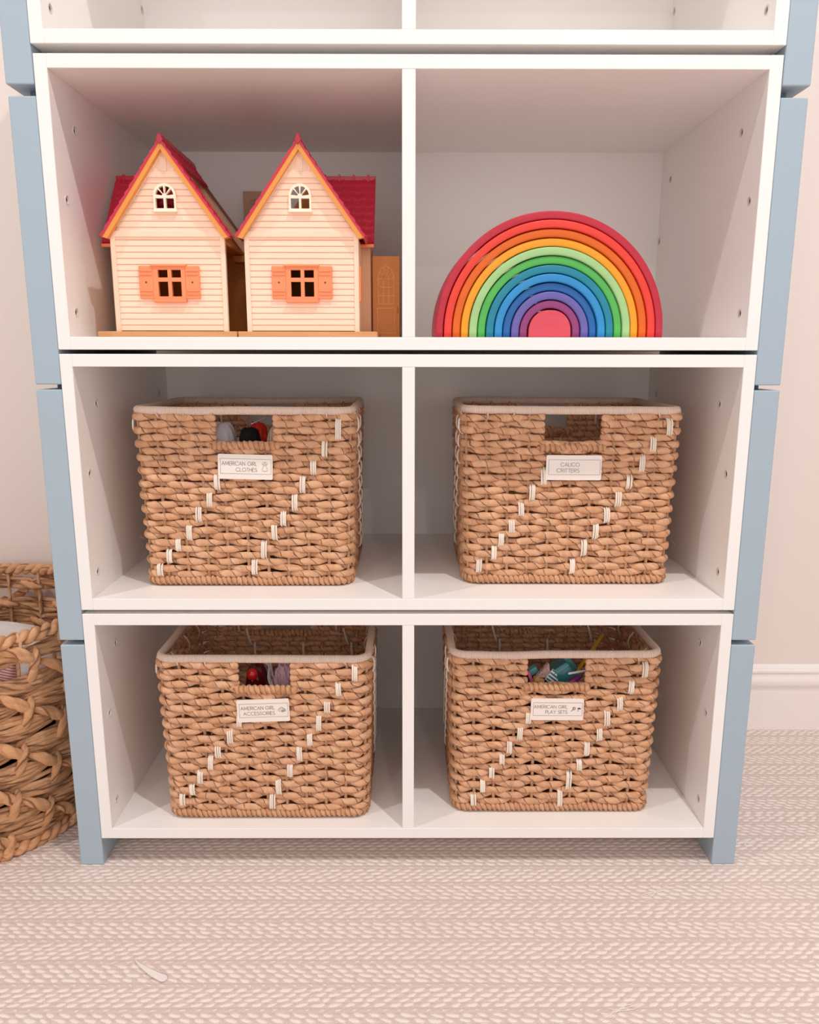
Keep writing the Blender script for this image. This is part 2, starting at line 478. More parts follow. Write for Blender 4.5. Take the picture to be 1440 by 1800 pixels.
# ------------------------------------------------------------------ rectangular seagrass baskets
CH = .2565    # height of the rim's centre line
def perim(hx, hy, rc, n):
    """closed rounded rectangle starting at the back middle, counter-clockwise seen from above; returns pts, arclength, normals"""
    seg = []
    def line(a, b): seg.append(('l', np.array(a, float), np.array(b, float)))
    def arc(c, a0): seg.append(('a', np.array(c, float), a0))
    line((0, hy), (-hx + rc, hy)); arc((-hx + rc, hy - rc), PI / 2)
    line((-hx, hy - rc), (-hx, -hy + rc)); arc((-hx + rc, -hy + rc), PI)
    line((-hx + rc, -hy), (hx - rc, -hy)); arc((hx - rc, -hy + rc), 1.5 * PI)
    line((hx, -hy + rc), (hx, hy - rc)); arc((hx - rc, hy - rc), 0)
    line((hx - rc, hy), (0, hy))
    L = [np.linalg.norm(q[2] - q[1]) if q[0] == 'l' else rc * PI / 2 for q in seg]
    tot = sum(L); s = np.arange(n) / n * tot
    P = np.zeros((n, 2)); Nn = np.zeros((n, 2)); acc = 0
    for q, l in zip(seg, L):
        mk = (s >= acc - 1e-9) & (s < acc + l); t = (s[mk] - acc) / l
        if q[0] == 'l':
            P[mk] = q[1] + (q[2] - q[1]) * t[:, None]
            d = (q[2] - q[1]) / l; Nn[mk] = (-d[1], d[0])
        else:
            a = q[2] + t * PI / 2
            dn = np.stack([np.cos(a), np.sin(a)], 1); P[mk] = q[1] + rc * dn; Nn[mk] = dn
        acc += l
    # outward normals
    Nn = np.where((np.sum(Nn * P, 1) < 0)[:, None], -Nn, Nn)
    return P, s, Nn, tot

def smooth_noise(n, k, amp):
    """periodic smooth noise with k knots"""
    kn = rng.normal(0, 1, k); x = np.arange(n) / n * k
    i = np.floor(x).astype(int) % k; t = x - np.floor(x); t = t * t * (3 - 2 * t)
    return amp * (kn[i] * (1 - t) + kn[(i + 1) % k] * t)

HY = .112
def halfw(z): return .1455 + .0075 * np.clip(z / .25, 0, 1)
def make_basket(loc, rz, label, hole, stitches, name='storage_basket', nside=9):
    r = empty(name, loc, rz, label, 'basket', 'seagrass baskets in the cubbies')
    NS = 34                      # stakes round the basket
    rows = 25; z0, z1 = .0180, .2470
    pz = (z1 - z0) / (rows - 1)
    hx0, hx1, hz0 = hole         # front handle hole in local x and lower z
    q = Q(); n = 420
    zs = z0
    for k in range(rows):
        z = z0 + k * pz
        hx = halfw(z)
        P, s, Nn, tot = perim(hx, HY + .004 * z / .25, .016, n)
        ph = s / tot * NS * PI + PI * k + smooth_noise(n, 12, .2)
        dip = ((1 - np.cos(ph)) / 2) ** 2.6
        off = .0034 * (1 - 2 * dip)
        zz = z + smooth_noise(n, 26, .0006) + .0006 * np.cos(ph * .5 + k)
        rr = 1.09 - .30 * dip + smooth_noise(n, 60, .05)
        path = np.column_stack([P + Nn * off[:, None], zz])
        ra = .0038 * rr; rb = .0048 * rr
        front = P[:, 1] < -HY * .97
        back = P[:, 1] > HY * .97
        cut = np.zeros(n, bool)
        if z > hz0 + .002:
            cut |= front & (P[:, 0] > hx0) & (P[:, 0] < hx1)
            cut |= back & (P[:, 0] > -.041) & (P[:, 0] < .041)
        kw = dict(K=12, pitch=float(rng.uniform(.030, .042)), lobes=2, amp=.085, ph=float(rng.uniform(0, 6)), ustart=float(rng.uniform(0, 3)))
        if cut.any():
            keep = ~cut
            idx = np.flatnonzero(keep)
            runs = np.split(idx, np.flatnonzero(np.diff(idx) > 1) + 1)
            for g in runs:
                if len(g) > 3: q.tube(path[g], ra[g], rb[g], **kw)
        else:
            g = np.r_[np.arange(n), 0]
            q.tube(path[g], ra[g], rb[g], **kw)
    # loose fibres
    for i in range(26):
        sx = rng.choice([-1, 1]); y = rng.uniform(-HY, HY * .2); z = rng.uniform(.01, .25)
        if rng.random() < .4: p0 = np.array([rng.uniform(-.14, .14), -HY - .006, z]); dd = np.array([rng.normal(0, .6), -.6, rng.normal(-.3, .5)])
        else: p0 = np.array([sx * (halfw(z) + .006), y, z]); dd = np.array([sx * .9, rng.normal(0, .3), rng.normal(.2, .7)])
        t = np.linspace(0, 1, 5)[:, None]; L = rng.uniform(.004, .010)
        q.tube(p0 + dd * L * t + np.array([0, 0, -.3]) * L * t ** 2, .00018, K=4)
    q.build('woven_wall', STRAW, r)
    # stakes
    q = Q(); P, s, Nn, tot = perim(.150, HY, .016, 2000)
    for i in range(NS):
        j = int(i / NS * 2000) % 2000
        x, y = P[j]
        zt = CH
        infront = y < -HY * .97 and hx0 - .002 < x < hx1 + .002
        if infront or (y > HY * .97 and abs(x) < .042): zt = hz0 - .006
        z = np.linspace(.006, zt, 6)
        xx = x * (halfw(z) / .150)
        q.tube(np.column_stack([xx * 1.006, np.full(6, y * 1.008), z]), .0025, K=8, up=(0, 1, 0))
    q.build('stake_frame', STAKE, r)
    # rim
    P, s, Nn, tot = perim(.1535, HY + .004, .020, 300)
    wv = smooth_noise(300, 14, .0006)
    q = Q(); q.tube(np.column_stack([P, CH + wv]), .0056, .0060, K=14, closed=True)
    # lashings that tie the rim to the weave
    for i in range(26):
        j = int(i / 26 * 300); p = P[j] + Nn[j] * .0012
        if P[j, 1] < -HY * .9 and hx0 < P[j, 0] < hx1: continue
        tg = np.array([-Nn[j, 1], Nn[j, 0]]) * rng.uniform(-.002, .003)
        q.tube(np.array([[p[0], p[1], CH + .002], [p[0] + Nn[j, 0] * .0045 + tg[0], p[1] + Nn[j, 1] * .0045 + tg[1], CH - .004], [p[0] + tg[0] * 2, p[1] + tg[1] * 2, CH - .0095]]), .0013, K=6, up=(Nn[j, 1], -Nn[j, 0], .1))
    q.build('cane_rim', RIMM, r)
    # bottom braid
    P, s, Nn, tot = perim(.1455, HY, .018, 900)
    q = Q(); q.tube(np.column_stack([P + Nn * .0018, np.full(900, .0080) + smooth_noise(900, 30, .0006)]), .0064, .0066 , K=14, closed=True, pitch=tot / round(tot / .0150), lobes=2, amp=.24)
    q.build('bottom_braid', BRAID, r)
    b = BM(); b.box(-.141, .141, -HY + .003, HY - .003, .002, .008); b.build('base_mat', STRAW, r)
    # handle wraps under the front and back openings
    for nm, a, bb, yy in (('handle_wrap', hx0, hx1, -HY - .0065), ('handle_wrap', -.041, .041, HY + .004)):
        t = np.linspace(a - .005, bb + .005, 90); q = Q()
        q.tube(np.column_stack([t, np.full(90, yy), hz0 - .0056 + smooth_noise(90, 6, .0004)]), .0064, .0062, K=14, pitch=.0165, lobes=2, amp=.24)
        q.build(nm, BRAID, r)
    # ivory stitches on the front
    for (x, za, zb_) in stitches:
        q = Q(); w = .0029; k3 = 3; ln = rng.uniform(-.0012, .0012)
        for c in range(k3):
            t = np.linspace(0, 1, 9)
            px = x + (c - 1) * w + ln * (t - .5) + rng.uniform(-.0004, .0004)
            py = -HY - .004 * za / .25 - .0092 + .0062 * np.abs(2 * t - 1) ** 5
            pzz = za + (zb_ - za) * t + rng.uniform(-.0008, .0008)
            q.tube(np.column_stack([px, py, pzz]), .0014, .0008, K=6, up=(0, 1, 0))
        q.build('cane_stitch', STITCH, r)
    # stitches running down both sides
    for sd in (-1, 1):
        for i in range(nside):
            z = .235 - i * .0255; y = (-.085 + i * .016) if sd > 0 else (-.100 + i * .019)
            for yo in (0, .05):
                if y + yo > .095: continue
                q = Q()
                for c in range(2):
                    t = np.linspace(0, 1, 9)
                    xx = sd * (halfw(z) + .0088 - .0066 * np.abs(2 * t - 1) ** 4)
                    q.tube(np.column_stack([xx, y + yo + c * .0024 + .002 * t, z - .013 + .026 * t]), .0008, .0014, K=6, up=(1, 0, 0))
                q.build('cane_stitch', STITCH, r)
    # slanting stitches seen on the inside of the back and side walls
    for dx in (-.085, .0, .085):
        for i in range(4):
            q = Q(); z = .232 - i * .026; x = dx + i * .0135
            if abs(x) < .047 and z > hz0 - .012: continue
            for c in range(2):
                t = np.linspace(0, 1, 7)
                q.tube(np.column_stack([x + c * .0020 + (.008 if i % 2 else .001) * t, HY - .0055 + .004 * np.abs(2 * t - 1) ** 4, z + .014 - .03 * t]), .0010, .0009, K=6, up=(0, 1, 0))
            q.build('inner_stitch', STITCH, r)
    for sd in (-1, 1):
        for y in (-.07, .0, .06):
            q = Q()
            for c in range(2):
                t = np.linspace(0, 1, 8)
                q.tube(np.column_stack([sd * (.1475 - .006 * np.sin(t * PI)), y + c * .0015 + .012 * t, .248 - .034 * t]), .0008, K=6, up=(0, 1, 0))
            q.build('inner_stitch', STITCH, r)
    return r

# --- stroke lettering for the tags
def arcp(cx, cy, rx, ry, a0, a1, n=14):
    return [(cx + rx * math.cos(R(a0 + (a1 - a0) * i / n)), cy + ry * math.sin(R(a0 + (a1 - a0) * i / n))) for i in range(n + 1)]
GL = {
    'A': (.78, [[(0, 0), (.39, 1), (.78, 0)], [(.14, .34), (.64, .34)]]),
    'C': (.88, [arcp(.5, .5, .5, .5, 42, 318, 20)]),
    'E': (.5, [[(.5, 1), (0, 1), (0, 0), (.5, 0)], [(0, .53), (.47, .53)]]),
    'G': (.98, [arcp(.5, .5, .5, .5, 42, 360, 22) + [(.54, .5)]]),
    'H': (.66, [[(0, 0), (0, 1)], [(.66, 0), (.66, 1)], [(0, .53), (.66, .53)]]),
    'I': (.04, [[(.02, 0), (.02, 1)]]),
    'L': (.44, [[(0, 1), (0, 0), (.44, 0)]]),
    'M': (.92, [[(0, 0), (.1, 1), (.46, .12), (.82, 1), (.92, 0)]]),
    'N': (.68, [[(0, 0), (0, 1), (.68, 0), (.68, 1)]]),
    'O': (1.0, [arcp(.5, .5, .5, .5, 0, 360, 26)]),
    'P': (.54, [[(0, 0), (0, 1), (.28, 1)] + arcp(.28, .74, .26, .26, 90, -90, 10) + [(0, .48)]]),
    'R': (.56, [[(0, 0), (0, 1), (.28, 1)] + arcp(.28, .74, .26, .26, 90, -90, 10) + [(0, .48)], [(.22, .48), (.56, 0)]]),
    'S': (.54, [arcp(.27, .755, .24, .245, 40, 250, 12) + arcp(.27, .26, .27, .26, 80, -150, 14)]),
    'T': (.52, [[(0, 1), (.52, 1)], [(.26, 1), (.26, 0)]]),
    'Y': (.66, [[(0, 1), (.33, .48), (.66, 1)], [(.33, .48), (.33, 0)]]),
}
RIBN = [0]
def ribbon(b, pts, w, y0, y1):
    for p, q_ in zip(pts[:-1], pts[1:]):
        dx, dz = q_[0] - p[0], q_[1] - p[1]; L = math.hypot(dx, dz)
        if L < 1e-7: continue
        RIBN[0] += 1; y0_ = y0 - (RIBN[0] % 6) * 9e-6
        ux, uz = dx / L, dz / L; nx, nz = -uz * w / 2, ux * w / 2; ex, ez = ux * w * .35, uz * w * .35
        b.prism([(p[0] - ex + nx, p[1] - ez + nz), (p[0] - ex - nx, p[1] - ez - nz), (q_[0] + ex - nx, q_[1] + ez - nz), (q_[0] + ex + nx, q_[1] + ez + nz)], y0_, y1)
def text_width(s, h, sp=.19): return sum((GL[c][0] + sp) * h if c != ' ' else .5 * h for c in s) - sp * h
def write(b, s, xr, zb_, h, w, y0, y1, width=None):
    """right aligned at xr"""
    tw = text_width(s, h); k = 1.0 if width is None else width / tw
    x = xr - tw * k
    for c in s:
        if c == ' ': x += .5 * h * k; continue
        gw, st = GL[c]
        for pl in st: ribbon(b, [(x + px * h * k, zb_ + pz_ * h) for px, pz_ in pl], w, y0, y1)
        x += (gw + .19) * h * k
def icon_dress(b, cx, cz, s, w, y0, y1):
    P = lambda *a: [(cx + x * s, cz + z * s) for x, z in a]
    ribbon(b, P((-.16, .22), (-.5, -.62), (-.34, -.8), (-.17, -.74), (0, -.9), (.17, -.74), (.34, -.8), (.5, -.62), (.16, .22), (-.16, .22)), w, y0, y1)
    ribbon(b, P((-.16, .22), (-.18, .42), (-.4, .3), (-.46, .5), (-.3, .72), (-.1, .8), (0, .62), (.1, .8), (.3, .72), (.46, .5), (.4, .3), (.18, .42), (.16, .22)), w, y0, y1)
    ribbon(b, P((-.18, .42), (0, .55), (.18, .42)), w, y0, y1)
def icon_hat(b, cx, cz, s, w, y0, y1):
    el = lambda x, z, rx, rz, a0=0, a1=360: [(cx + p[0] * s, cz + p[1] * s) for p in arcp(x, z, rx, rz, a0, a1, 16)]
    ribbon(b, el(-.1, 0, .62, .3, 20, 330), w, y0, y1); ribbon(b, el(-.08, .12, .34, .36, 0, 180), w, y0, y1)
    ribbon(b, el(-.08, .1, .34, .14, 180, 360), w, y0, y1)
    ribbon(b, el(.12, -.3, .17, .15), w * 1.6, y0, y1); ribbon(b, el(.52, -.16, .17, .15), w * 1.6, y0, y1)
    ribbon(b, [(cx + .28 * s, cz - .2 * s), (cx + .36 * s, cz - .15 * s)], w * 1.6, y0, y1)
    ribbon(b, el(.45, .05, .22, .12, 20, 200), w, y0, y1)
def icon_play(b, cx, cz, s, w, y0, y1):
    el = lambda x, z, rx, rz, a0=0, a1=360: [(cx + p[0] * s, cz + p[1] * s) for p in arcp(x, z, rx, rz, a0, a1, 16)]
    ribbon(b, el(-.42, .12, .27, .3), w * 1.7, y0, y1)
    for t in (-.12, .02, .16): ribbon(b, [(cx + (-.42 - .2) * s, cz + (.12 + t) * s), (cx + (-.42 + .2) * s, cz + (.12 + t) * s)], w * .8, y0, y1)
    ribbon(b, [(cx - .62 * s, cz - .1 * s), (cx - .95 * s, cz - .45 * s)], w * 2.4, y0, y1)
    b.prism([(cx + .2 * s, cz - .02 * s), (cx + .86 * s, cz - .02 * s), (cx + .86 * s, cz + .16 * s), (cx + .6 * s, cz + .3 * s), (cx + .3 * s, cz + .26 * s)], y0, y1)
    for z in (-.2, -.3, -.4): ribbon(b, [(cx + .24 * s, cz + z * s), (cx + .48 * s, cz + z * s)], w * .8, y0, y1)

def make_tag(basket, x0, x1, z0, z1, tilt, l1, l2, w1, w2, xr, icon):
    """plastic tag clipped to the basket's front; sizes in metres, local to the basket"""
    cx, cz = (x0 + x1) / 2, (z0 + z1) / 2; w, h = x1 - x0, z1 - z0
    g = BM()
    pts = []
    rc = .0022
    for (sx, sz, a) in ((1, 1, 0), (-1, 1, 90), (-1, -1, 180), (1, -1, 270)):
        for i in range(6):
            t = R(a + 90 * i / 5); pts.append((sx * (w / 2 - rc) + rc * math.cos(t), sz * (h / 2 - rc) + rc * math.sin(t)))
    g.prism(pts, -.0011, .0011)
    pl = g.build('tag_plate', TAG, basket)
    pl.location = (cx, -HY - .0115, cz); pl.rotation_euler = (R(-1), R(tilt), 0)
    y0, y1 = -.00125, -.0010
    X = lambda f: -w / 2 + f * w
    Z = lambda f: h / 2 - f * h
    b = BM(); lw = .00030
    fr = [(X(.045), Z(.18)), (X(.972), Z(.18)), (X(.972), Z(.78)), (X(.045), Z(.78))]
    for i in range(4): ribbon(b, [fr[i], fr[(i + 1) % 4]], lw, y0, y1)
    b.build('printed_border', INK, pl)
    b = BM(); ch = h * .145
    write(b, l1, X(xr), Z(.445), ch, .00042, y0, y1, w1 * w)
    write(b, l2, X(xr), Z(.685), ch, .00042, y0, y1, w2 * w)
    b.build('printed_lettering', INK, pl)
    if icon:
        b = BM(); icon(b, X(.86), Z(.475), h * .23, .00032, y0, y1)
        b.build('printed_icon', INK, pl)
    return pl

SA = [(-0.099, 0.214, 0.246), (-0.119, 0.191, 0.215), (-0.135, 0.166, 0.188), (-0.151, 0.139, 0.164), (-0.163, 0.113, 0.138), (-0.18, 0.09, 0.112), (-0.194, 0.069, 0.094), (-0.21, 0.041, 0.068), (-0.225, 0.017, 0.041), (-0.273, 0.143, 0.167), (-0.285, 0.118, 0.142), (-0.302, 0.096, 0.12), (-0.317, 0.069, 0.094), (-0.334, 0.052, 0.072), (-0.348, 0.035, 0.056), (-0.363, 0.015, 0.034)]
SB = [(0.371, 0.221, 0.246), (0.349, 0.197, 0.221), (0.335, 0.168, 0.194), (0.318, 0.144, 0.165), (0.304, 0.117, 0.141), (0.289, 0.093, 0.116), (0.274, 0.069, 0.093), (0.258, 0.043, 0.068), (0.242, 0.016, 0.039), (0.195, 0.149, 0.175), (0.179, 0.126, 0.15), (0.164, 0.102, 0.125), (0.151, 0.078, 0.099), (0.136, 0.058, 0.079), (0.126, 0.037, 0.059), (0.104, 0.018, 0.039)]
SC = [(-0.078, 0.223, 0.249), (-0.102, 0.199, 0.222), (-0.119, 0.173, 0.194), (-0.132, 0.143, 0.172), (-0.146, 0.12, 0.143), (-0.162, 0.095, 0.12), (-0.177, 0.068, 0.091), (-0.195, 0.039, 0.066), (-0.205, 0.014, 0.041), (-0.249, 0.15, 0.172), (-0.264, 0.123, 0.147), (-0.283, 0.1, 0.122), (-0.295, 0.079, 0.104), (-0.312, 0.057, 0.08), (-0.325, 0.038, 0.057), (-0.341, 0.02, 0.041)]
SD = [(0.35, 0.222, 0.246), (0.331, 0.196, 0.22), (0.316, 0.168, 0.193), (0.298, 0.143, 0.171), (0.288, 0.119, 0.142), (0.27, 0.094, 0.119), (0.26, 0.07, 0.089), (0.245, 0.037, 0.069), (0.233, 0.008, 0.039), (0.18, 0.147, 0.168), (0.168, 0.12, 0.145), (0.153, 0.098, 0.12), (0.142, 0.08, 0.099), (0.127, 0.056, 0.078), (0.114, 0.032, 0.054), (0.1, 0.01, 0.032)]
def loc_st(S, cx): return [(x - cx, a, b) for x, a, b in S]
BK = {}
for key, cx, Y, k, rz, S, hole, lab in (
    ('A', -.2340, .061, 3, .0, SA, (-.2727, -.1905, .2125), 'woven seagrass basket on the upper left, tag reading CLOTHES, garments inside'),
    ('B', .2345, .070, 3, .0, SB, (.1925, .2745, .2094), 'woven seagrass basket on the upper right, tag reading CRITTERS, nearly empty'),
    ('C', -.2125, .026, 4, .0, SC, (-.2480, -.1710, .2157), 'woven seagrass basket on the lower left, tag reading ACCESSORIES'),
    ('D', .2200, .042, 4, .0, SD, (.1770, .2625, .2123), 'woven seagrass basket on the lower right, tag reading PLAY SETS, toys inside')):
    BK[key] = make_basket((cx, Y + HY + .006, zfl(k)), rz, lab, (hole[0] - cx, hole[1] - cx, hole[2]), loc_st(S, cx), nside=9)
make_tag(BK['A'], -.2701 + .234, -.1927 + .234, .1601, .1955, 1.4, 'AMERICAN GIRL', 'CLOTHES', .645, .385, .715, icon_dress)
make_tag(BK['B'], .1974 - .2345, .2768 - .2345, .1578, .1935, .3, 'CALICO', 'CRITTERS', .34, .41, .60, None)
make_tag(BK['C'], -.2511 + .2125, -.1743 + .2125, .1619, .1966, -2.0, 'AMERICAN GIRL', 'ACCESSORIES', .645, .60, .72, icon_hat)
make_tag(BK['D'], .1829 - .22, .2615 - .22, .1563, .1903, .4, 'AMERICAN GIRL', 'PLAY SETS', .63, .41, .69, icon_play)

# ------------------------------------------------------------------ things in the baskets
def fabric(name, c, var=.12, rib=0.0, rough=.85):
    n = N(name, rough, .2); o = n.coords('Object')
    a = tuple(x * (1 - var) for x in c[:3]) + (1,); b = tuple(min(1, x * (1 + var)) for x in c[:3]) + (1,)
    f = n.noise(60, o, 3); n.color(n.mix(f, a, b))
    if rib:
        x, y, z = n.sep(o)
        n.bump(n.math('ADD', n.math('SINE', n.math('MULTIPLY', x, rib)), f), .8, .0008)
    else: n.bump(n.noise(90, o, 4), .6, .0015)
    return n.m
def bundle(name, loc, rad, mat, label, cat, seed=0, amp=.16, fold=5, rz=0.0, freq=(2.5, 7), ez=.5):
    """a crumpled bundle: superellipsoid whose surface folds with noise; flat underneath"""
    g = np.random.default_rng(seed)
    n, mm = 60, 90
    th = np.linspace(-PI / 2, PI / 2, n)[:, None]; ph = np.linspace(0, 2 * PI, mm)[None, :]
    def sp(v, e): return np.sign(v) * np.abs(v) ** e
    x = sp(np.cos(th), ez) * sp(np.cos(ph), .8); y = sp(np.cos(th), ez) * sp(np.sin(ph), .8); z = sp(np.sin(th), .75) + 0 * ph
    d = np.zeros_like(x)
    for i in range(fold * 2):
        k = g.normal(0, 1, 3); k *= g.uniform(*freq) / np.linalg.norm(k)
        s = np.sin(k[0] * x + k[1] * y + k[2] * z + g.uniform(0, 6))
        d += (1 - np.abs(s)) * g.uniform(.4, 1)
    d = (d / (fold * 2) - .3) * amp * 3
    V = np.stack([x * (1 + d) * rad[0], y * (1 + d) * rad[1], z * (1 + d * .6) * rad[2]], -1)
    V[..., 2] = np.maximum(V[..., 2], -rad[2] * .97)
    V[:, -1] = V[:, 0]
    q = Q(); q.grid(V)
    o = q.build(name, mat)
    o.location = loc; o.rotation_euler = (0, 0, rz)
    tag(o, label, cat)
    return o
GREYF = fabric('pale_grey_cotton', srgb(196, 190, 194)); BLACKF = fabric('black_cotton', srgb(22, 20, 22))
BEIGEF = fabric('oatmeal_knit', srgb(196, 176, 158), .1, 1400); REDF = fabric('red_satin', srgb(196, 40, 24), .15, 0, .4)
PINKF = fabric('dusty_pink_cotton', srgb(206, 150, 156)); MAUVE = fabric('mauve_tulle', srgb(196, 158, 172), .15, 0, .3)
STEEL = N('bright_wire', .25); STEEL.color(srgb(220, 216, 214)); STEEL.b.inputs['Metallic'].default_value = .9; STEEL = STEEL.m
zA = zfl(3) + .009
# CLOTHES basket: bundles resting on the mat, tops showing through the opening
bundle('folded_shirt', (-.277, .112, zA + .113), (.026, .032, .113), GREYF, 'pale grey folded garment at the left in the CLOTHES basket opening', 'clothes', 3, .10)
bundle('black_garment', (-.234, .106, zA + .1105), (.0195, .030, .1105), BLACKF, 'black garment in the middle of the CLOTHES basket opening', 'clothes', 5, .12)
bundle('knit_sweater', (-.189, .112, zA + .113), (.0235, .034, .113), BEIGEF, 'oatmeal ribbed knit garment at the right in the CLOTHES basket opening', 'clothes', 8, .06)
bundle('red_garment', (-.232, .166, zA + .1125), (.022, .018, .1125), REDF, 'shiny red and orange garment behind the black one in the CLOTHES basket', 'clothes', 11, .2, 6, 0, (4, 10), .8)
bundle('pink_garment', (-.322, .120, zA + .113), (.016, .03, .113), PINKF, 'dusty pink garment at the far left in the CLOTHES basket opening', 'clothes', 12, .1)
q = Q(); q.tube(np.array([[-.228, .092, zA + .226], [-.217, .102, zA + .231], [-.206, .112, zA + .236]]), .0008, K=6)
tag(q.build('wire_hanger', STEEL), 'thin bright wire lying across the black garment in the CLOTHES basket', 'hanger')

# ACCESSORIES basket
zC = zfl(4) + .009
GLRED = plastic('glossy_red_plastic', srgb(176, 22, 20), .12); RUBY = plastic('dark_ruby_plastic', srgb(84, 12, 16), .15)
SILV = fabric('silver_satin', srgb(190, 180, 186), .1, 0, .25)
def ball(name, loc, rad, mat, label, cat):
    bm_ = bmesh.new(); bmesh.ops.create_uvsphere(bm_, u_segments=28, v_segments=18, radius=1)
    for v in bm_.verts: v.co = Vector((v.co.x * rad[0], v.co.y * rad[1], v.co.z * rad[2] * (1 + .12 * v.co.x)))
    me = bpy.data.meshes.new('mesh'); bm_.to_mesh(me); bm_.free()
    o = link(name, me, mat, None, True); o.location = loc; tag(o, label, cat); return o
bundle('red_purse', (-.232, .078, zC + .112), (.021, .026, .112), RUBY, 'dark glossy red purse at the left in the ACCESSORIES basket opening', 'purse', 21, .10, 5, 0, (3, 8), .7)
ball('red_bauble', (-.234, .054, zC + .2125), (.0085, .008, .0100), GLRED, 'small bright red ball in front of the dark purse in the ACCESSORIES basket', 'ball')
bundle('tulle_frill', (-.190, .080, zC + .109), (.021, .024, .112), MAUVE, 'crinkled pale mauve tulle piece in the ACCESSORIES basket opening', 'fabric', 22, .20, 7, 0, (6, 13), .7)
q = Q()
t = np.linspace(0, 1, 18)
q.tube(np.column_stack([-.222 + .022 * t + .004 * np.sin(t * 6), .058 + .012 * np.sin(t * 4), zC + .235 - .043 * t]), .0008, .0042, K=8, up=(0.3, 1, 0))
q.tube(np.column_stack([-.212 + .010 * t, .064 + .01 * np.sin(t * 3), zC + .235 - .05 * t + .006 * np.sin(t * 9)]), .0008, .0030, K=8, up=(0.3, 1, 0))
tag(q.build('silver_ribbon', SILV), 'silver grey ribbon between the red purse and mauve tulle in the ACCESSORIES basket', 'ribbon')

# CRITTERS basket: a small pale scrap at the opening's left corner
bundle('white_scrap', (.1955, .098, zA + .102), (.009, .010, .101), fabric('white_felt', srgb(226, 214, 212)), 'small white piece at the left corner of the CRITTERS basket opening', 'toy', 31, .05)

# PLAY SETS basket
TEAL = plastic('teal_plastic', srgb(86, 158, 160), .3); TEALD = plastic('deep_teal_plastic', srgb(46, 112, 118), .3); WHP = plastic('white_plastic', srgb(232, 228, 228), .3)
YEL = plastic('mustard_plastic', srgb(206, 160, 44), .35); PURP = plastic('purple_plastic', srgb(150, 50, 140), .25); MAG = plastic('pink_plastic', srgb(214, 96, 140), .3)
TAN = plastic('tan_toy_plastic', srgb(214, 160, 96), .4); REDP = plastic('toy_red_plastic', srgb(150, 20, 32), .3)
def rot(x, y, z): return (R(x), R(y), R(z))
def slab(name, loc, size, rotd, mat, label, cat, bevel=.002, stripes=None):
    b = BM(); b.box(-size[0] / 2, size[0] / 2, -size[1] / 2, size[1] / 2, -size[2] / 2, size[2] / 2)
    o = b.build(name, mat, None, bevel, 3, True); o.location = loc; o.rotation_euler = rot(*rotd); tag(o, label, cat)
    if stripes:
        for (nm, a0, a1, c0, c1, mt) in stripes:
            s = BM(); s.box(a0, a1, -size[1] / 2 - .0006, -size[1] / 2 + .0008, c0, c1); s.build(nm, mt, o)
    return o
def P3(u, v, Y): x, z = at(u, v, Y); return (x, Y, z)
slab('teal_suitcase', P3(998, 1178, .118), (.046, .020, .030), (-18, 52, -6), TEAL, 'rounded teal toy suitcase with white stripe, topmost in the PLAY SETS basket', 'toy', .006,
     [('white_stripe', -.0225, .0225, -.004, .002, WHP)])
slab('teal_box', P3(980, 1182, .090), (.040, .040, .026), (-10, -32, 8), TEALD, 'deep teal toy box under the teal suitcase in the PLAY SETS basket', 'toy', .0015,
     [('pale_edge', -.0195, .0195, .007, .0085, TEAL)])
slab('striped_card', P3(980, 1196, .070), (.034, .0022, .020), (-12, 38, 0), WHP, 'white card with teal stripes leaning in front of the teal box', 'card', .0005,
     [('teal_stripe', -.0165, .0165, -.0085 + i * .0052, -.0060 + i * .0052, TEALD) for i in range(4)])
GLIT = N('glitter_pink', .4, .6); _v = GLIT.new('ShaderNodeTexVoronoi'); _v.inputs['Scale'].default_value = 900
GLIT.t.links.new(GLIT.coords(), _v.inputs['Vector']); GLIT.color(GLIT.ramp(_v.outputs['Color'], [(0, srgb(110, 84, 86)), (.6, srgb(198, 160, 150)), (1, srgb(236, 214, 206))])); GLIT = GLIT.m
g = BM(); g.prism([(-.012, -.011), (.012, -.011), (.004, .013)], -.004, .004)
o = g.build('glitter_wedge', GLIT, None, .0006, 1); o.location = P3(957, 1178, .072); o.rotation_euler = rot(0, 8, 10); tag(o, 'pinkish glitter triangular toy wedge at the left of the striped card', 'toy')
slab('tan_block', P3(946, 1198, .072), (.016, .012, .014), (-10, 20, 12), TAN, 'small tan toy block below the glitter wedge in the PLAY SETS basket', 'toy', .002)
slab('pink_strip', P3(934, 1196, .068), (.005, .006, .030), (0, -20, 0), MAG, 'thin pink toy strip at the left edge of the PLAY SETS opening', 'toy', .001)
slab('small_teal_block', P3(937, 1178, .085), (.014, .012, .011), (0, -30, 10), TEAL, 'small teal block at the top left of the PLAY SETS opening', 'toy', .002)
slab('red_block', P3(998, 1194, .080), (.016, .016, .014), (0, 15, 10), REDP, 'dark red toy block right of the teal box in the PLAY SETS basket', 'toy', .002)
q = Q(); a = np.array(P3(998, 1203, .070)); b_ = np.array(P3(1022, 1188, .078)); q.tube(a + (b_ - a) * np.linspace(0, 1, 8)[:, None], np.array([.002, .0035, .0042, .0045, .0045, .004, .003, .0022]), K=12)
tag(q.build('purple_bottle', PURP), 'shiny purple toy bottle at the lower right of the PLAY SETS opening', 'toy')
q = Q(); a = np.array(P3(1000, 1184, .068)); b_ = np.array(P3(1030, 1179, .072)); q.tube(a + (b_ - a) * np.linspace(0, 1, 6)[:, None], .0019, K=10)
tag(q.build('white_stick', WHP), 'short white stick above the purple bottle in the PLAY SETS basket', 'toy')
q = Q(); a = np.array(P3(1016, 1178, .105)); b_ = np.array(P3(1059, 1117, .185)); q.tube(a + (b_ - a) * np.linspace(0, 1, 8)[:, None], .0034, .0022, K=10)
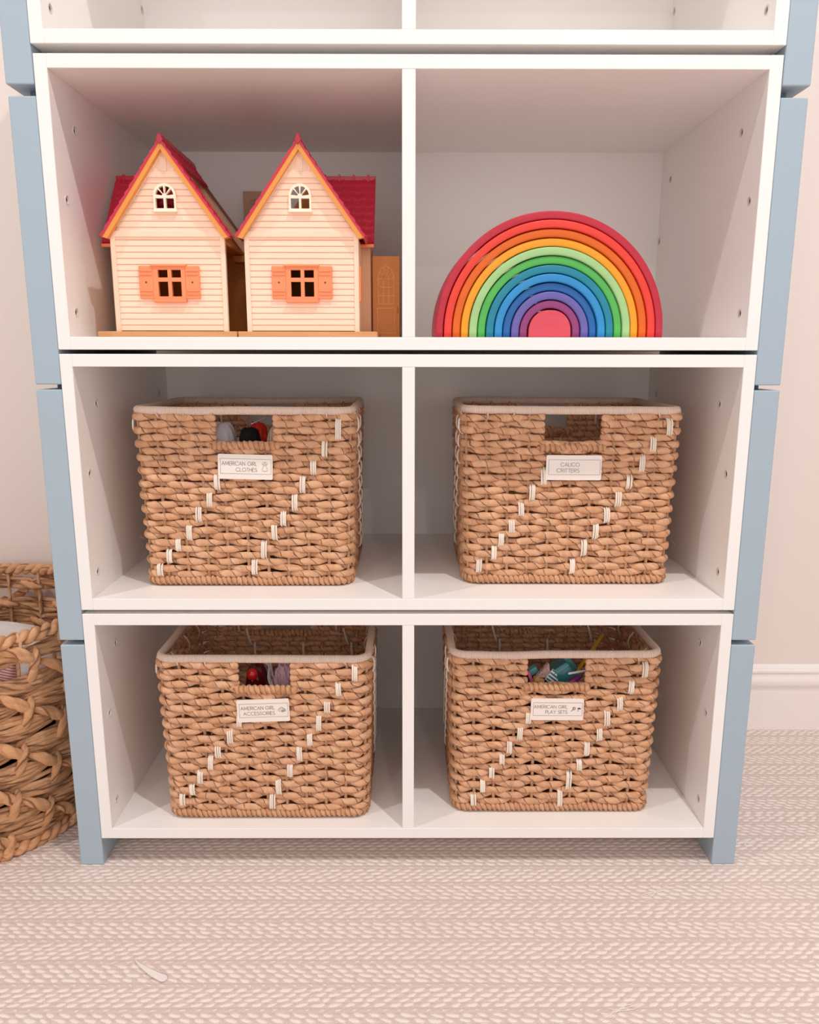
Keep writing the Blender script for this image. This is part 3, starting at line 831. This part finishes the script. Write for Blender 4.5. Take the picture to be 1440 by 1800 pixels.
tag(q.build('yellow_stick', YEL), 'long mustard yellow stick leaning against the back of the PLAY SETS basket', 'toy')
# the heap the toys lie on
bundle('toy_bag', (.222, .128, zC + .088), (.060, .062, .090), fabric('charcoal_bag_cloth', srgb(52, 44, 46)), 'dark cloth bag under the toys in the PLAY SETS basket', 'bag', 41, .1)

# ------------------------------------------------------------------ rainbow
def rainbow():
    cols = [('crimson', (196, 40, 62)), ('scarlet', (240, 66, 52)), ('orange', (232, 104, 20)), ('golden yellow', (252, 166, 36)), ('pale green', (170, 214, 146)),
            ('green', (88, 188, 88)), ('teal', (26, 138, 164)), ('sky blue', (46, 148, 212)), ('blue', (30, 104, 176)), ('violet', (108, 100, 176)), ('plum', (152, 62, 124))]
    cx, Yf, dep = .1875, .028, .078
    z0 = zfl(2)
    R0 = .1530; pitch = .01125; leg = .0075; rz = R(2.0)
    for i, (nm, c) in enumerate(cols):
        ro = R0 - i * pitch; ri = ro - pitch + .0012
        n = 64
        jy = rng.uniform(-.0025, .0025)
        def outline(r_o, r_i):
            O = [(r_o, 0)] + [(r_o * math.cos(t), leg + r_o * math.sin(t)) for t in np.linspace(0, PI, n)] + [(-r_o, 0)]
            I = [(-r_i, 0)] + [(r_i * math.cos(t), leg + r_i * math.sin(t)) for t in np.linspace(PI, 0, n)] + [(r_i, 0)]
            return O, I
        O, I = outline(ro, ri)
        I2 = I[::-1]
        bm_ = bmesh.new(); bv = .0016
        # section loop (offset inwards, y) with rounded corners
        w = ro - ri; sec = []
        for (sx, sy, a) in ((1, 0, -90), (1, 1, 0), (0, 1, 90), (0, 0, 180)):
            for k in range(4):
                t = R(a + 90 * k / 3); px = (w - bv if sx else bv) + bv * math.cos(t); py = (dep - bv if sy else bv) + bv * math.sin(t); sec.append((px / w, py))
        rings = []
        for p, q_ in zip(O, I2):
            rings.append([bm_.verts.new((q_[0] + (p[0] - q_[0]) * sx, sy - dep / 2, q_[1] + (p[1] - q_[1]) * sx)) for sx, sy in sec])
        for a, b in zip(rings[:-1], rings[1:]):
            for k in range(len(sec)): bm_.faces.new((a[k], a[(k + 1) % len(sec)], b[(k + 1) % len(sec)], b[k]))
        bm_.faces.new(rings[0]); bm_.faces.new(rings[-1][::-1])
        bmesh.ops.recalc_face_normals(bm_, faces=bm_.faces)
        me = bpy.data.meshes.new('mesh'); bm_.to_mesh(me); bm_.free()
        for p in me.polygons: p.use_smooth = len(p.vertices) == 4
        cc = srgb(*c); lo = tuple(x * .82 for x in cc[:3]) + (1,)
        mt = wood('stained_' + nm.replace(' ', '_') + '_wood', lo, cc, .35)
        mt.node_tree.nodes['Principled BSDF'].inputs['Roughness'].default_value = .42
        place = 'outermost' if i == 0 else 'nested just inside the ' + cols[i - 1][0] + ' arch'
        o = link('rainbow_arch', me, mt); o.location = (cx, Yf + dep / 2 + jy, z0); o.rotation_euler = (0, 0, rz)
        tag(o, f'{nm} stained wooden arch of the toy rainbow, {place}', 'toy arch', 'arches of the wooden rainbow')
    # solid core
    r = R0 - 11 * pitch - .0008
    pts = [(r, 0)] + [(r * math.copysign(abs(math.cos(t)) ** .88, math.cos(t)), .0070 + r * math.sin(t) ** .94) for t in np.linspace(0, PI, 40)] + [(-r, 0)]
    b = BM(); b.prism(pts, -dep / 2, dep / 2)
    o = b.build('rainbow_core', wood('stained_rose_wood', srgb(206, 66, 84), srgb(226, 84, 100), .35), None, .0012, 2)
    o.location = (cx, Yf + dep / 2, z0); o.rotation_euler = (0, 0, rz)
    tag(o, 'solid rose red half round block in the centre of the toy rainbow', 'toy block')
rainbow()

# ------------------------------------------------------------------ toy houses
def tile_slab(P0, U, V, w, h, nrm, mat, name, parent, cp=.0155, rp=.0165, thick=.004, res=.0016, flipc=False):
    """tiled roof slope: origin P0 at the eave corner, U along the eave, V up the slope"""
    P0 = np.array(P0, float); U = np.array(U, float); V = np.array(V, float); nrm = np.array(nrm, float)
    U /= np.linalg.norm(U); V /= np.linalg.norm(V); nrm /= np.linalg.norm(nrm)
    nu = max(8, int(w / res)); nv = max(8, int(h / res))
    uu = np.linspace(0, w, nu)[None, :]; vv = np.linspace(0, h, nv)[:, None]
    cu = (uu / cp) % 1.0
    rib = np.exp(-((cu - .5) / .09) ** 2) * .0016
    sag = .0022 * (4 * (cu - .5) ** 2)
    fr = ((vv + sag) / rp) % 1.0
    step = (1 - fr) * .0016
    hgt = rib + step
    top = P0 + U * uu[..., None] + V * vv[..., None] + nrm * hgt[..., None]
    bot = P0 + U * uu[..., None] + V * vv[..., None] - nrm * thick
    q = Q(); q.grid(top)
    q.grid(bot[::-1])
    for a, b in ((top[0], bot[0]), (bot[-1], top[-1])): q.grid(np.stack([a, b]))
    for a, b in ((top[:, 0], bot[:, 0]), (bot[:, -1], top[:, -1])): q.grid(np.stack([a, b]))
    return q.build(name, mat, parent, False)

def make_house(cx, label, right_open, wing_dir, wing_x):
    """cx: centre of the front gable; the wing lies behind towards wing_dir"""
    YF = .053
    r = empty('toy_house', (cx, YF, zfl(2)), 0, label, 'toy house', 'cream toy houses')
    hw = .0755; ze = .131; za = .2405
    # clapboard front wall
    b = BM(); k = 0; z = .0083; stp = .0079
    pts = [(.0035, .0083)]
    while z < .245:
        pts += [(-.0012, z + .0006), (-.0006, z + stp - .0008), (.0006, z + stp - .0004)]; z += stp
    pts += [(.0035, z)]
    bm_ = bmesh.new()
    A = [bm_.verts.new((-hw, p[0], p[1])) for p in pts]; B_ = [bm_.verts.new((hw, p[0], p[1])) for p in pts]
    for i in range(len(pts)): bm_.faces.new((A[i], A[(i + 1) % len(pts)], B_[(i + 1) % len(pts)], B_[i]))
    bm_.faces.new(A[::-1]); bm_.faces.new(B_); bmesh.ops.recalc_face_normals(bm_, faces=bm_.faces)
    sid = bpy.data.meshes.new('mesh'); bm_.to_mesh(sid); bm_.free()
    pent = BM(); pent.prism([(-hw, .007), (hw, .007), (hw, ze + .002), (0, za), (-hw, ze + .002)], -.01, .01)
    lowin = BM(); lowin.box(-.0165, .0165, -.02, .02, .0500, .0905)
    aw = []
    for t in np.linspace(0, PI, 17): aw.append((.0128 * math.cos(t), .1825 + .0118 * math.sin(t)))
    aw += [(-.0128, .1665), (.0128, .1665)]
    up = BM(); up.prism(aw, -.02, .02)
    fw = boolean(sid, [(pent.mesh(), 'INTERSECT'), (lowin.mesh(), 'DIFFERENCE'), (up.mesh(), 'DIFFERENCE')])
    fo = link('front_wall', fw, CREAM, r)
    for s in (-1, 1):
        b = BM(); x0, x1 = sorted((s * (hw + .0008), s * (hw - .0055))); b.box(x0, x1, -.0030, .004, .0072, ze); b.build('corner_post', CREAM, r, .0004, 1)
    b = BM(); b.box(-hw - .002, hw + .002, -.0032, .002, ze - .0008, ze + .0068); b.build('cross_beam', CREAM, r, .0005, 1)
    wcol = hw * (za - .2047) / (za - ze) ; 
    b = BM(); b.prism([(-.0245, .2047), (.0245, .2047), (.0195, .2120), (-.0195, .2120)], -.0030, .002); b.build('collar_beam', CREAM, r, .0004, 1)
    # king post and braces of the gable top
    b = BM(); b.prism([(-.0195, .2120), (.0195, .2120), (0, za)], -.0018, .002)
    b.box(-.0045, .0045, -.0030, .002, .2120, .2300); b.build('gable_panel', CREAM, r)
    b = BM()
    for s in (-1, 1): ribbon(b, [(s * .0062, .2265), (s * .0135, .2140)], .0015, -.0026, -.0004)
    b.build('gable_brace', CREAM, r)
    # barge trim along the gable, amber, and the red roof edge
    slope = math.atan2(.251 - .1315, .0840)
    for s in (-1, 1):
        b = BM()
        b.prism([(s * .0848, .1292), (s * .0770, .1272), (0, .2370), (0, .2478)], -.0120, -.0020)
        b.build('barge_trim', AMBER, r)
        b = BM(); b.prism([(s * .0770, .1325), (s * .0735, .1325), (0, .2345), (0, .2400)], -.0034, -.0020); b.build('inner_trim', CREAM_W, r)
    # front roof slopes
    Lr = math.hypot(.0850, .1200)
    for s in (-1, 1):
        V = (-s * .0850, 0, .1200); nrm = (s * .1200, 0, .0850)
        full = (s < 0) or not right_open
        dpt = .115 if full else .022
        if s > 0:
            tile_slab((s * .0850, -.0125, .1300), (0, 1, 0), V, dpt, Lr, nrm, ROOF, 'roof_slope', r, rp=.0125, thick=.0022)
        else:
            tile_slab((s * .0850, -.0125 + dpt, .1300), (0, -1, 0), V, dpt, Lr, nrm, ROOF, 'roof_slope', r, rp=.0125, thick=.0022)
    b = BM(); b.prism([(-.0048, .2485), (0, .2420), (.0048, .2485), (.0018, .2560), (-.0018, .2560)], -.0132, .150 if right_open else .100); b.build('ridge_cap', ROOF, r, .0008, 1)
    # base, floors, back and side walls
    b = BM(); x0, x1 = (-.0985, .0895) if wing_dir < 0 else (-.0870, .1010)
    b.box(x0, x1, -.0130, .190, 0, .0075); b.build('base_board', BASEW, r, .0008, 1)
    b = BM(); b.box(-hw + .001, hw - .001, .0040, .165, .1225, .1265); b.build('upper_floor', BROWN, r)
    b = BM()
    b.prism([(-hw, .0075), (hw, .0075), (hw, ze), (0, za), (-hw, ze)], .160, .164); b.build('back_wall', BROWN, r)
    s = -1 if right_open else 1
    if right_open:
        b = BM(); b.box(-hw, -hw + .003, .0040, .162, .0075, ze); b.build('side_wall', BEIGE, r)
        # strip of far roof that shows along the ridge, and the back gable with its brown edge
        LV = Lr * .22
        tile_slab((.0187, .0110, .2230), (0, 1, 0), (-.0850, 0, .1200), .145, LV, (.1200, 0, .0850), ROOF, 'roof_slope', r, rp=.0125)
        b = BM(); b.prism([(.0850, .1250), (.0850, .1310), (0, .2490), (0, .2420)], .150, .157); b.build('back_roof_edge', DKBR, r)
        b = BM(); b.prism([(.0830, .1240), (.0735, .1240), (.0, .2270), (0, .2400)], .146, .152); b.build('inner_gable_board', BEIGE, r)
        b = BM(); b.box(.060, .100, .120, .150, .112, .121); b.build('eave_board', BROWN, r)
    else:
        for s in (-1, 1):
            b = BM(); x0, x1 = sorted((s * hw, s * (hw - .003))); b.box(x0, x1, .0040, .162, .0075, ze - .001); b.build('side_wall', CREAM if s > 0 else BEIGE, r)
        b = BM(); b.box(hw, hw + .0030, .006, .020, .048, .094); b.build('side_shutter', ORANGE, r)
    # wing with the tiled slope that faces the front
    ze_w, zr_w = .1310, .2310
    xa, xb = (wing_x, -.010) if wing_dir < 0 else (.010, wing_x)
    Vw = (0, .075, .100); hh = math.hypot(.075, .1)
    tile_slab((xa, .060, ze_w), (1, 0, 0), Vw, xb - xa, hh, (0, -.100, .075), ROOF, 'wing_roof', r, cp=.0150, rp=.0140)
    b = BM(); b.box(xa, xb, .056, .062, ze_w - .006, ze_w - .0015); b.build('wing_gutter', ORANGE, r, .0008, 1)
    b = BM(); b.box(xa, xb, .133, .141, zr_w - .002, zr_w + .004)
    for i in range(4):
        xx = xa + (i + .4) * (xb - xa) / 4; b.box(xx, xx + .003, .1315, .142, zr_w - .004, zr_w + .0058)
    b.build('wing_ridge', ROOF, r, .0005, 1)
    xw = wing_x + (.006 if wing_dir < 0 else -.006)
    b = BM(); x0, x1 = sorted((wing_dir * hw, xw)); b.box(x0, x1, .074, .078, .0075, ze_w); b.build('wing_wall', BEIGE, r)
    b = BM(); x0, x1 = sorted((xw, xw - wing_dir * .004)); b.box(x0, x1, .078, .160, .0075, ze_w); b.build('wing_side_wall', BEIGE, r)
    # lower window with shutters
    b = BM()
    b.box(-.0215, .0215, -.0050, .001, .0490, .0925)
    win = b.mesh()
    cuts = BM()
    for x0, x1 in ((-.0150, -.0018), (.0030, .0160)):
        cuts.box(x0, x1, -.02, .02, .0535, .0728); cuts.box(x0, x1, -.02, .02, .0780, .0880)
    w = link('window_frame', boolean(win, [(cuts.mesh(), 'DIFFERENCE')]), ORANGE, r)
    b = BM(); b.box(-.0245, .0235, -.0072, 0, .0920, .0952); b.build('window_lintel', ORANGE, w, .0007, 1)
    b = BM(); b.box(-.0220, .0220, -.0078, 0, .0455, .0495); b.build('window_sill', ORANGE, w, .0010, 2)
    for s in (-1, 1):
        b = BM(); x0, x1 = sorted((s * .0216, s * .0405)); b.box(x0, x1, -.0052, -.0008, .0508, .0930)
        sh = b.build('shutter', ORANGE, w, .0005, 1)
        b = BM()
        for zc in (.0565, .0610, .0820, .0870): b.box(x0 + .0012, x1 - .0008, -.0064, -.004, zc - .0012, zc + .0012)
        b.build('shutter_batten', ORANGE, sh, .0006, 1)
        b = BM(); xm = (x0 + x1) / 2; b.prism([(xm - .0016, .0718), (xm, .0702), (xm + .0016, .0718), (xm, .0734)], -.0055, -.004); b.build('diamond_cutout', DKBR, sh)
    # attic window
    b = BM(); o_ = []
    for t in np.linspace(0, PI, 21): o_.append((.0148 * math.cos(t), .1822 + .0148 * math.sin(t)))
    o_ += [(-.0148, .1632), (.0148, .1632)]
    b.prism(o_, -.0048, .001); aw_me = b.mesh()
    c = BM()
    for x0, x1 in ((-.0122, -.0014), (.0014, .0122)): c.box(x0, x1, -.02, .02, .1658, .1786)
    for a0, a1 in ((8, 44), (52, 84), (96, 128), (136, 172)):
        pts = [(.0120 * math.cos(R(a)), .1812 + .0126 * math.sin(R(a))) for a in np.linspace(a0, a1, 8)]
        am = R((a0 + a1) / 2); pts += [(.0032 * math.cos(am + .25), .1812 + .0034 * math.sin(am + .25)), (.0032 * math.cos(am - .25), .1812 + .0034 * math.sin(am - .25))]
        c.prism(pts, -.02, .02)
    aw_o = link('attic_window', boolean(aw_me, [(c.mesh(), 'DIFFERENCE')]), CREAM_W, r)
    b = BM(); b.box(-.0158, .0158, -.0060, 0, .1612, .1636); b.build('window_sill', CREAM_W, aw_o, .0005, 1)
    return r
h1 = make_house(-.3215, 'cream toy house with red roof on the left, its red wing to the left', True, -1, -.1110)
h2 = make_house(-.1432, 'cream toy house with red roof beside the divider, its tiled wing to the right', False, 1, .0945)
# red piece and beige wall glimpsed through the right attic window come from the roof itself

# open door that stands behind the right house (hinged to it)
def toy_door():
    b = BM(); w, h = .0395, .118
    b.box(0, w, 0, .004, 0, h)
    me = b.mesh(); c = BM()
    cut = []
    def arcwin(x0, x1, z0, z1):
        pass
    xm = w / 2; z0 = .050
    d = link('open_door', me, DOORB, h2)
    f = BM()
    # glazing bars and arch, raised
    for x in (-.0115, -.0038, .0038, .0115): ribbon(f, [(xm + x, z0), (xm + x, .086)], .0013, -.0010, .001)
    for z in (z0, .062, .074, .086): ribbon(f, [(xm - .0115, z), (xm + .0115, z)], .0013, -.0010, .001)
    ribbon(f, [(xm + p[0], .086 + p[1]) for p in arcp(0, 0, .0115, .0175, 0, 180, 16)], .0014, -.0012, .001)
    ribbon(f, [(xm + p[0], .086 + p[1]) for p in arcp(0, 0, .0045, .006, 0, 180, 10)], .0012, -.0010, .001)
    for a in (35, 70, 110, 145): ribbon(f, [(xm + .0045 * math.cos(R(a)), .086 + .006 * math.sin(R(a))), (xm + .0115 * math.cos(R(a)), .086 + .0175 * math.sin(R(a)))], .0012, -.0010, .001)
    for q_ in ([(xm - .013, .008), (xm + .013, .008), (xm + .013, .044), (xm - .013, .044), (xm - .013, .008)],): ribbon(f, q_, .0012, -.0010, .001)
    f.build('door_moulding', plastic('golden_moulding_plastic', srgb(240, 176, 92), .4), d)
    k = BM(); k.box(xm + .0150, xm + .0172, -.004, .001, .038, .046); k.build('door_handle', DOORB, d, .0006, 1)
    d.location = (.0905, .098, .0)
    return d
toy_door()
# inner red and beige panels seen through the attic window: a gable lining in the right house
# kraft card standing at the back between the houses
n = N('kraft_card', .8, .2); n.color(n.mix(n.noise(40, n.coords(), 3), srgb(196, 158, 130), srgb(210, 174, 146)))
KRAFT = n.m
x0, zt = at(427, 336, .372); x1, _ = at(490, 336, .372)
b = BM(); b.box(x0, x1, 0, .012, 0, zt - zfl(2))
card = b.build('kraft_box', KRAFT, None, .0006, 1); card.location = (0, .372, zfl(2))
tag(card, 'tan kraft card box with faint drawing standing behind the toy houses', 'box')
b = BM()
xx, hz = x0 + .012, zt - zfl(2)
for dx, dz, s in ((.004, -.018, 1), (.010, -.016, .8), (.016, -.019, 1), (.022, -.015, .9), (.008, -.034, 1.6), (.018, -.038, 1.4)):
    ribbon(b, [(xx + dx + p[0] * .004 * s, hz + dz + p[1] * .003 * s) for p in arcp(0, 0, 1, 1, 20, 290, 10)], .0005, -.0003, .0003)
    ribbon(b, [(xx + dx, hz + dz), (xx + dx + .005, hz + dz + .006)], .0005, -.0003, .0003)
b.build('faint_drawing', plastic('brown_ink', srgb(164, 122, 98), .8), card)

# ------------------------------------------------------------------ big round basket on the left
def big_basket():
    cx, cy = -.742, .170
    r = empty('round_laundry_basket', (cx, cy, 0), 0, 'large round open-weave water hyacinth basket on the carpet left of the shelves', 'basket')
    Rb, Rt, Ht = .196, .226, .345
    def rad(z): return Rb + (Rt - Rb) * np.clip(z / Ht, 0, 1) + .006 * np.sin(np.clip(z / Ht, 0, 1) * PI)
    NP = 12; rows = 9; ph_ = (Ht - .022) / rows
    n = 480; th = np.linspace(0, 2 * PI, n, endpoint=False)
    gapz = {7: (.62, -.007), 8: (.62, .003)}
    q = Q()
    for k in range(rows):
        zc = .016 + (k + .5) * ph_
        # pinches sit every 2*pi/NP, offset on alternate rows
        pp = th * NP / 2 + (PI / 2 if k % 2 else 0) + .5 - .18 * k
        lens = .30 + .70 * np.abs(np.cos(pp)) ** .55
        for c in range(6):
            kz, sz = gapz.get(k, (1, 0)); dz = (c - 2.5) * ph_ * .172 * lens * kz + sz * np.abs(np.cos(pp))
            ou = .0080 * (1 - ((c - 2.5) / 3.2) ** 2) * lens + .0025 * np.cos(pp * 2)
            zz = zc + dz + smooth_noise(n, 30, .0012)
            rr = rad(zz) + ou + smooth_noise(n, 24, .0010)
            path = np.column_stack([rr * np.cos(th), rr * np.sin(th), zz])
            q.tube(path, .0038 + smooth_noise(n, 40, .0003), .0040 * (.75 + .3 * lens), K=12, closed=True, pitch=float(rng.uniform(.06, .11)), lobes=2, amp=.16, ph=float(rng.uniform(0, 6)), ustart=float(rng.uniform(0, 5)))
    q.build('woven_wall', HYA, r)
    # crossing knots
    q = Q()
    for k in range(rows):
        zc = .016 + (k + .5) * ph_
        base = ((PI / 2) if k % 2 else 0) + .5 - .18 * k
        for j in range(NP):
            a = (PI / 2 + j * PI - base) * 2 / NP
            t = np.linspace(0, 1, 20)
            for (da0, da1, dz0, dz1, rr_) in ((-.16, .07, .020, -.010, .0072), (.05, -.03, .006, -.040, .0062)):
                aa = a + da0 + (da1 - da0) * t
                zz = zc + dz0 + (dz1 - dz0) * (t * t * (3 - 2 * t))
                zz = np.clip(zz, .012, Ht - .01)
                bulge = .0105 * np.sin(t * PI) ** .6 + .004
                R_ = rad(zz) + bulge
                q.tube(np.column_stack([R_ * np.cos(aa), R_ * np.sin(aa), zz]), rr_ * (.62 + .55 * np.sin(t * PI)), rr_ * .66 * (.55 + .45 * np.sin(t * PI)), K=20, up=(math.cos(a), math.sin(a), 0), pitch=.075, lobes=3, amp=.15, ph=float(rng.uniform(0, 6)), ustart=float(rng.uniform(0, 5)))
            # inner side of the knot
            aa = a - .09 + .18 * t; zz = zc - .004 * np.cos(t * PI); R_ = rad(zz) - .005 - .007 * np.sin(t * PI)
            q.tube(np.column_stack([R_ * np.cos(aa), R_ * np.sin(aa), zz]), .0068 * (.6 + .4 * np.sin(t * PI)), K=10, pitch=.04, lobes=3, amp=.18)
    q.build('crossing_knots', HYAB, r)
    q = Q()
    for j in range(24):
        a = j * 2 * PI / 24 + .1; z = np.linspace(.01, Ht, 8); R_ = rad(z) - .0025
        q.tube(np.column_stack([R_ * math.cos(a), R_ * math.sin(a), z]), .0028, .0036, K=8, up=(math.cos(a), math.sin(a), 0))
    q.build('stake_frame', STAKE, r)
    for nm, z, rr_, br in (('braided_rim', Ht + .004, rad(Ht) + .002, .0088), ('bottom_braid', .010, Rb + .006, .0095)):
        q = Q(); nn = 700; tt = np.linspace(0, 2 * PI, nn, endpoint=False)
        tw = 2 * PI * rr_ / .034; tw = round(tw)
        for s in (0, PI):
            R_ = rr_ + .0052 * np.cos(tt * tw + s); zz = z + .0052 * np.sin(tt * tw + s)
            q.tube(np.column_stack([R_ * np.cos(tt), R_ * np.sin(tt), zz]), br * .72, K=10, closed=True, pitch=.06, lobes=2, amp=.1)
        q.build(nm, HYAB, r)
    b = BM(); b.cyl((0, 0, .004), Rb - .006, .008, 'z', 48); b.build('base_mat', HYA, r)
    # rim ties
    q = Q()
    for j in range(24):
        a = j * 2 * PI / 24 + .1; rr_ = rad(Ht); z = np.array([Ht + .012, Ht + .002, Ht - .014, Ht - .03]); R_ = rr_ + np.array([.004, .011, .010, .005])
        q.tube(np.column_stack([R_ * math.cos(a), R_ * math.sin(a), z]), .0028, .0042, K=8, up=(math.cos(a), math.sin(a), 0))
    q.build('rim_tie', STAKE, r)
    return cx, cy
bx, by = big_basket()
WHF = fabric('white_blanket_cloth', srgb(228, 220, 216), .05)
n = N('pink_striped_cloth', .85, .2); _x, _y, _z = n.sep(n.coords()); s_ = n.math('SINE', n.math('MULTIPLY', n.math('ADD', _z, n.math('MULTIPLY', _x, .5)), 1500.0))
n.color(n.mix(n.smooth(s_, -.2, .3), srgb(240, 226, 224), srgb(212, 120, 132))); n.bump(n.noise(80, n.coords(), 3), .5, .002)
PSTR = n.m
bundle('white_blanket', (bx + .012, by + .010, .2120), (.145, .135, .092), WHF, 'white crumpled blanket showing above the rim of the round basket', 'blanket', 51, .10, 7, 0, (3, 9), .75)
bundle('black_cloth', (bx + .01, by - .005, .064), (.160, .158, .056), BLACKF, 'black fabric filling the bottom of the round basket', 'cloth', 53, .04, 6)
bundle('pink_striped_cloth', (bx + .138, by - .126, .262), (.026, .022, .048), PSTR, 'pink and white striped cloth poking through the round basket weave', 'cloth', 52, .08, 5, rz=.7)

# ------------------------------------------------------------------ bits on the carpet
n = N('clear_film', .5, .3); n.color(srgb(252, 244, 240)); n.b.inputs['Alpha'].default_value = .7
FILM = n.m
def floor_at(u, v):
    d = _f + _rc * (u - 720) / FPX - _uc * (v - 900) / FPX; k = (0 - CAM[2]) / d[2]
    return np.array([CAM[0] + k * d[0], CAM[1] + k * d[1], 0])
q = Q(); a = floor_at(238, 1690); c = floor_at(256, 1716); d = floor_at(288, 1722)
t = np.linspace(0, 1, 16)[:, None]; path = (1 - t) ** 2 * a + 2 * t * (1 - t) * c + t ** 2 * d
path[:, 2] = .0022 + .003 * np.sin(t[:, 0] * PI)
q.tube(path, .0005 + .0058 * t[:, 0] ** .8, .0004, K=8)
tag(q.build('feather', FILM), 'small translucent curved feather lying on the carpet in front of the shelves', 'feather')
FIB = plastic('white_thread', srgb(250, 244, 240), .5)
for (a, b_, w, lab) in ((floor_at(1128, 1582), floor_at(1184, 1558), .004, 'fine white thread wisp on the carpet below the right leg'),
                 (floor_at(1046, 1792), floor_at(1132, 1762), .005, 'fine white thread wisp on the carpet at the bottom edge'),
                 (floor_at(1298, 1488), floor_at(1334, 1476), .003, 'fine white thread wisp on the carpet beside the right leg')):
    q = Q()
    for i in range(7):
        t = np.linspace(0, 1, 14)[:, None]; ph = rng.uniform(0, 6); o1 = rng.uniform(-w, w); o2 = rng.uniform(-w, w); f0 = rng.uniform(0, .4); f1 = rng.uniform(.55, 1)
        tt = f0 + (f1 - f0) * t; path = a + (b_ - a) * tt; path[:, 1] += o1 * (1 - t[:, 0]) + o2 * t[:, 0] + .0015 * np.sin(t[:, 0] * 7 + ph); path[:, 2] = .0016 + .0006 * np.sin(t[:, 0] * 5 + ph)
        q.tube(path, .00028, K=5)
    tag(q.build('thread_wisp', FIB), lab, 'thread', 'thread wisps on the carpet')
